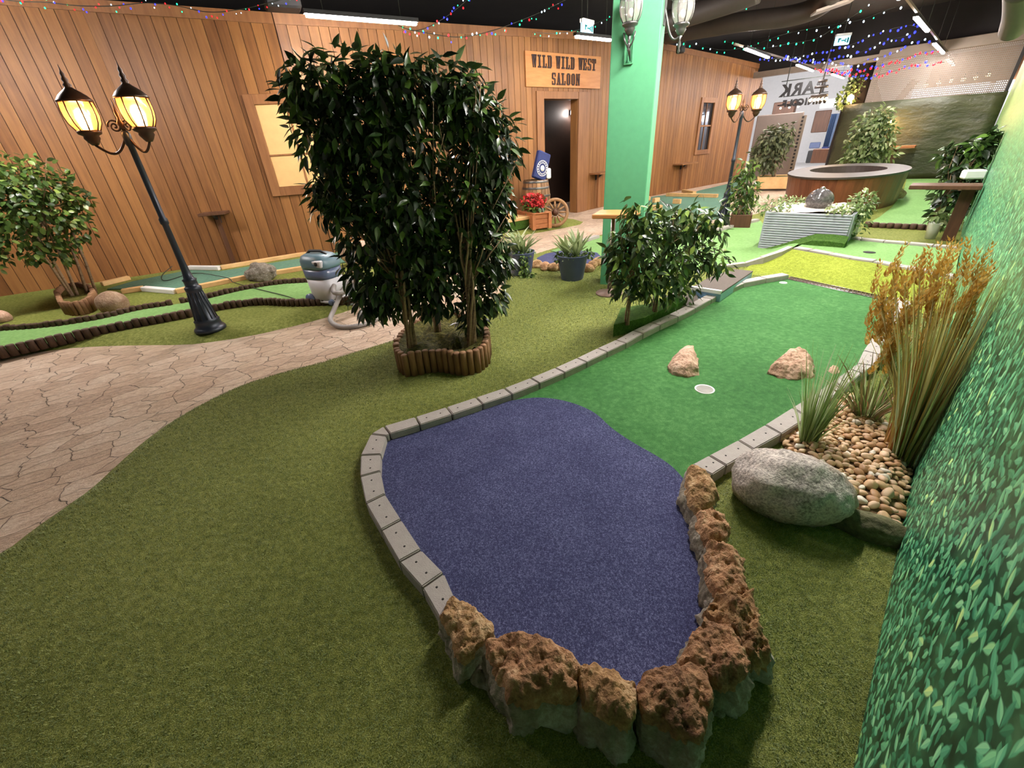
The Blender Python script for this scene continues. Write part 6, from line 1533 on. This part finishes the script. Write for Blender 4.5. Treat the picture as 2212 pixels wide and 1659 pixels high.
# shop furniture behind the entrance
def shop_box(x0, y0, x1, y1, al, dp, mat, name, label, cat):
    a, b = onE(x0, y0, al), onE(x1, y1, al); c = (a + b) / 2 + E1 * dp / 2; w_ = abs((a - b).dot(E2)); h = abs(a.z - b.z); o = MB().box(c, dp, w_, h, X=E1, bev=.02).build(name, M[mat], None); return tag(o, label, cat)
shop_box(1672, 222, 1712, 250, TA + 5, .3, 'darkwood', 'shop_cabinet', 'dark framed cabinet hanging in the mall shop under the sign', 'cabinet')
shop_box(1677, 226, 1692, 248, TA + 4.9, .1, 'mallpink', 'shop_cabinet_front', 'pale pinkish front panel of the hanging shop cabinet beside the timber wall', 'panel') if 'mallpink' in M else None
M['mallbeige'] = plain('beige_partition', sr(122, 108, 100), .6, var=.03)
pz = onE(1660, 320, 14.6); 
shop_box(1636, 250, 1702, 390, 15.4, .06, 'mallbeige', 'partition_panel', 'beige partition panel standing behind the dusty olive-leaved tree', 'partition')
t = thing('metal_profile', 'upright perforated metal profile beside the dusty olive-leaved tree', 'profile', onE(1700, 390, 15.2)); a, b = onE(1727, 250, 15.2), onE(1703, 388, 15.2); a.x, a.y = b.x, b.y
m = MB(); m.box((a + b) / 2, .03, .16, (a - b).length, X=E1); m.build('profile', M['steelgrid'], t); m = MB()
for k in range(18): m.box(b + ZV * ((a - b).length * (k + .5) / 18) - E1 * .017, .01, .05, .05, X=E1)
m.build('slots', M['hole'], t)
shop_box(1774, 215, 1806, 232, TA + 6, .05, 'white', 'wall_poster', 'pale poster on the mall wall above the blue booth', 'poster')
shop_box(1762, 240, 1785, 285, TA + 6, .05, 'darkwood', 'picture_panel', 'dark reddish picture panel on the mall wall beside the blue booth', 'picture')
shop_box(1750, 308, 1770, 320, TA + 5.8, .05, 'potblue', 'small_screen', 'small bluish screen low on the mall wall beside the blue booth', 'screen')
M['boothblue'] = plain('blue_booth_fabric', sr(86, 108, 142), .8, var=.1)
a, b = onE(1775, 318, TA + 2.9), onE(1812, 245, TA + 2.9); cbo = (a + b) / 2; wB, hB = abs((a - b).dot(E2)) * .75, abs(a.z - b.z)
t = thing('fabric_booth', 'grey-blue fabric booth with drawn curtains behind the tarpaulin edge', 'booth', Vector((cbo.x, cbo.y, a.z)))
m = MB(); P = []
for k in range(40): u = k / 39; P.append(AL(TA + 2.9 + .04 * math.sin(u * 44), cbo.dot(E2) + wB * (.5 - u)))
P2 = [p + E1 * .5 for p in P[::-1]]
m.prism([(p.x, p.y) for p in P + P2], a.z, b.z); m.build('curtain', M['boothblue'], t); MB().box(Vector((cbo.x, cbo.y, a.z - .05)) + E1 * .2, .6, wB * 1.02, .12, X=E1).build('blue_band', M['navy'], t)
shop_box(1757, 322, 1786, 352, TA + 2.7, .5, 'darkwood', 'wooden_crate', 'brown wooden crate below the blue fabric booth', 'crate')
shop_box(1746, 325, 1757, 352, TA + 3.2, .3, 'black', 'dark_bin', 'dark bin beside the brown wooden crate in the mall', 'bin')
curb_px = [(1666, 380), (1700, 371)]
beam((1662, 398), (1702, 376), 'pale wooden border beam behind the dusty olive-leaved tree planter', z0=0, h=.14, w=.12)

# ================================================================== EXIT SIGNS, STRINGS OF LIGHTS, DUCTS, SPEAKERS
def exit_sign(x, y, al_pt, w_, h_, X, label, marks):
    c = al_pt; t = thing('exit_sign', label, 'exit sign', c, 'lit exit signs'); n_ = Vector((X.y, -X.x, 0))
    MB().box(c, w_, .05, h_, X=X, bev=.004).build('panel', M['blueglow'], t); MB().box(c + ZV * (h_ / 2 + .025), w_ * 1.04, .07, .05, X=X).build('housing', M['white'], t)
    m = MB()
    for u, v, a_, b_ in marks: m.box(c + n_ * .028 + X * (u * w_) + ZV * (v * h_), a_ * w_, .004, b_ * h_, X=X)
    m.build('pictogram', M['exitmark'], t); m = MB(); m.tube([c + ZV * h_ * .5, Vector((c.x, c.y, 3.74))], .006, 5); m.build('rod', M['cable'], t)
M['exitmark'] = plain('teal_pictogram', sr(20, 120, 120), .6)
mk = [(-.28, .05, .1, .5), (-.2, .2, .16, .16), (.05, 0, .3, .14), (.2, .12, .1, .16), (.2, -.12, .1, .16), (.36, 0, .12, .6)]
pe = G(1268, 62, 2.95); exit_sign(0, 0, pe, .3, .13, dA, 'lit exit sign hanging above the far tube light beside the column', mk)
pe = G(1819, 88, 2.95); exit_sign(0, 0, pe, .28, .15, Vector((.98, -.2, 0)), 'lit blue exit sign hanging before the trunk post', mk)
ledm = {}
for k_, mt_ in LED.items():
    mm = MB().ball((0, 0, 0), 1.0, 5); me = bpy.data.meshes.new('bulb'); me.from_pydata(mm.v, [], mm.f); me.materials.append(mt_); ledm[k_] = me
def light_string(pts, n, cols, label, r=.011, seed=0, sag=0):
    r *= .72
    rg = random.Random(seed); P = catmull(pts, 10); t = thing('light_string', label, 'string lights', P[0], 'coloured light strings under the ceiling')
    MB().tube(P, .0035, 4).build('wire', M['cable'], t); L = [0]
    for a, b in zip(P, P[1:]): L.append(L[-1] + (b - a).length)
    j = 0
    n = round(n * .8)
    for k in range(min(n, 100)):
        s = L[-1] * (k + .5) / n
        while L[j + 1] < s: j += 1
        p = P[j].lerp(P[j + 1], (s - L[j]) / (L[j + 1] - L[j])) + Vector((rg.uniform(-.03, .03), rg.uniform(-.03, .03), rg.uniform(-.05, .02)))
        dd = (p - CP).length; o = bpy.data.objects.new('bulb', ledm[cols[(k + rg.randrange(2)) % len(cols)]]); COL.objects.link(o); o.parent = t; o.location = p - P[0]; rr = r * rg.uniform(.7, 1.25); o.scale = (rr, rr, rr * 1.3)
    return t
def CZ(x, y, z): return G(x, y, z)
rgb = ['red', 'blue', 'green', 'red', 'white', 'blue', 'green']
wallo = [wall_hit(x, 15, 3)[0] for x in (0,)]
def before_wall(x, y, run, off):
    s0_, s1_, a, b, _, _ = segs[run]; d_ = (b - a).normalized(); n_ = Vector((d_.y, -d_.x, 0)); return onplane(x, y, a + n_ * off, n_)
light_string([before_wall(x, y, 3, 1.2) for x, y in [(-60, -12), (30, 2), (100, 5), (165, 12), (240, 13), (320, 6), (380, 12), (450, 26), (520, 20), (580, 6), (640, -8)]], 62, rgb, 'multicoloured light string along the top of the timber wall, ending at the long tube', .008, 1)
light_string([before_wall(x, y, 3, 1.6) for x, y in [(860, 55), (900, 66), (950, 45), (1000, 8), (1020, -15)]], 26, rgb, 'multicoloured light string rising steeply from the long tube end', .01, 2)
light_string([before_wall(x, y, 4, 2.2) for x, y in [(870, 60), (920, 71), (990, 80), (1050, 70), (1110, 50), (1170, 25), (1240, -10)]], 40, rgb, 'multicoloured light string swinging between long tube and green column', .011, 3)
light_string([before_wall(x, y, 4, 1.0) for x, y in [(1150, 70), (1200, 72), (1250, 64), (1300, 45), (1325, 35)]], 18, ['green', 'green', 'white'], 'green light string behind the green column top', .014, 4)
gz = 3.0
for i, (pts, n_, cols, lab) in enumerate([
    ([(1424, 88), (1480, 76), (1540, 52), (1600, 20), (1640, -8)], 16, ['green', 'white', 'green'], 'green light string from the column rising over the dark duct'),
    ([(1424, 92), (1500, 96), (1560, 108), (1620, 100), (1690, 75), (1770, 58), (1850, 45), (1920, 20), (1960, 8)], 34, ['green', 'green', 'white'], 'long green light string from the column toward the shutter row'),
    ([(1560, 88), (1640, 104), (1700, 95), (1760, 84), (1800, 62), (1850, 30), (1890, 5)], 24, ['green', 'white', 'green'], 'green light string crossing below the dark duct'),
    ([(1640, 128), (1690, 126), (1740, 120), (1800, 108), (1850, 92), (1900, 70), (1960, 55), (1985, 60)], 44, ['blue', 'blue', 'white'], 'blue light string ending at the tube row near the hedge wall'),
    ([(1700, 128), (1760, 130), (1820, 122), (1860, 112), (1910, 90), (1955, 78), (1985, 70)], 40, ['blue', 'blue', 'white'], 'blue light string below the lit exit sign'),
    ([(1690, 122), (1730, 128), (1790, 134), (1840, 140), (1880, 128), (1930, 115), (1985, 88), (2010, 95)], 40, ['blue', 'white', 'blue'], 'lowest blue light string crossing the trunk post'),
    ([(1760, 146), (1800, 152), (1850, 150), (1900, 142), (1950, 128), (2000, 112), (2030, 108)], 54, ['red', 'red', 'blue'], 'upper red light string crossing the trunk post'),
    ([(1770, 152), (1830, 158), (1880, 164), (1930, 154), (1980, 138), (2040, 134)], 54, ['red', 'red', 'blue'], 'lower red light string crossing the trunk post')]):
    light_string([onplane(x, y, AL(10.5 + i * .55, 0), E1) for x, y in pts], n_, cols, lab, .016 + .0012 * i, 10 + i)
DZ = 3.35
def duct(px, z, r, label):
    P = catmull([G(x, y, z) for x, y in px], 8); o = MB().tube(P, r, 20).build('air_duct', M['duct'], None); tag(o, label, 'air duct', 'dark ducts under the ceiling')
def cduct(pts, r, label):
    o = MB().tube(catmull([Vector(p) for p in pts], 8), r, 20).build('air_duct', M['duct'], None); tag(o, label, 'air duct', 'dark ducts under the ceiling')
cduct([onplane(1440, 76, AL(9.5, 0), E1), onplane(1600, 48, AL(9.5, 0), E1), onplane(1710, 34, AL(9.5, 0), E1), onplane(1775, 10, AL(9.3, 0), E1), onplane(1810, -30, AL(8.6, 0), E1)], .14, 'large dark curved duct hanging right of the green column'.replace(' right of', ' beyond'))
cduct([onplane(1400, 60, AL(8, 0), E1), onplane(1560, 10, AL(8, 0), E1), onplane(1640, -20, AL(8, 0), E1)], .14, 'dark straight duct nearest the green column top')
cduct([onplane(2190, 60, AL(7, 0), E1), onplane(2205, 20, AL(6, 0), E1), onplane(2215, -40, AL(5, 0), E1)], .1, 'dark pipe under the ceiling close to the hedge wall')
def speaker(p, label, r=.12):
    t = thing('ceiling_speaker', label, 'speaker', p, 'black speakers under the ceiling'); MB().lathe([(r * .8, -r * 1.3), (r, -r * 1.1), (r, r), (r * .6, r * 1.2)], p, 20).build('cabinet', M['black'], t)
    m = MB(); m.tube([p + ZV * r, Vector((p.x, p.y, 3.74))], .015, 6); m.build('bracket', M['black'], t)
speaker(before_wall(1471, 100, 6, .4), 'round black speaker at the timber wall top beside the green column', .1)
speaker(before_wall(1664, 142, 6, .3), 'black speaker at the far end of the timber wall top', .12)
pb = before_wall(610, 8, 3, .5); o = MB().box(pb, .35, .25, .12, X=(1, .5, 0), bev=.02).build('ceiling_projector', M['black'], None); tag(o, 'black box unit over the timber wall beside the long tube light', 'ceiling unit')
cp_ = onplane(1800, 14, AL(9.0, 0), E1); o = MB().box(cp_, .5, .3, .03, X=(.9, -.3, .2)).build('cable_bracket', M['steelgrid'], None); tag(o, 'pale angular bracket hanging among cables near the shutter tube row', 'bracket')

fibres('turf_fibres', lawn_out, [near_green, cl + cr[::-1], bed, ring[:-1], pg, pond, tp, [G(x, y) for x, y in [(1584, 578), (1630, 585), (1558, 640), (1440, 690), (1405, 655), (1490, 620)]], [c0, c0 + cdx * cwid, c0 + cdx * cwid + cdy * cdep, c0 + cdy * cdep]], 44000, 'blade', 'short curly olive fibres of the artificial lawn', .0085, lawn_z, 5.0, 2)
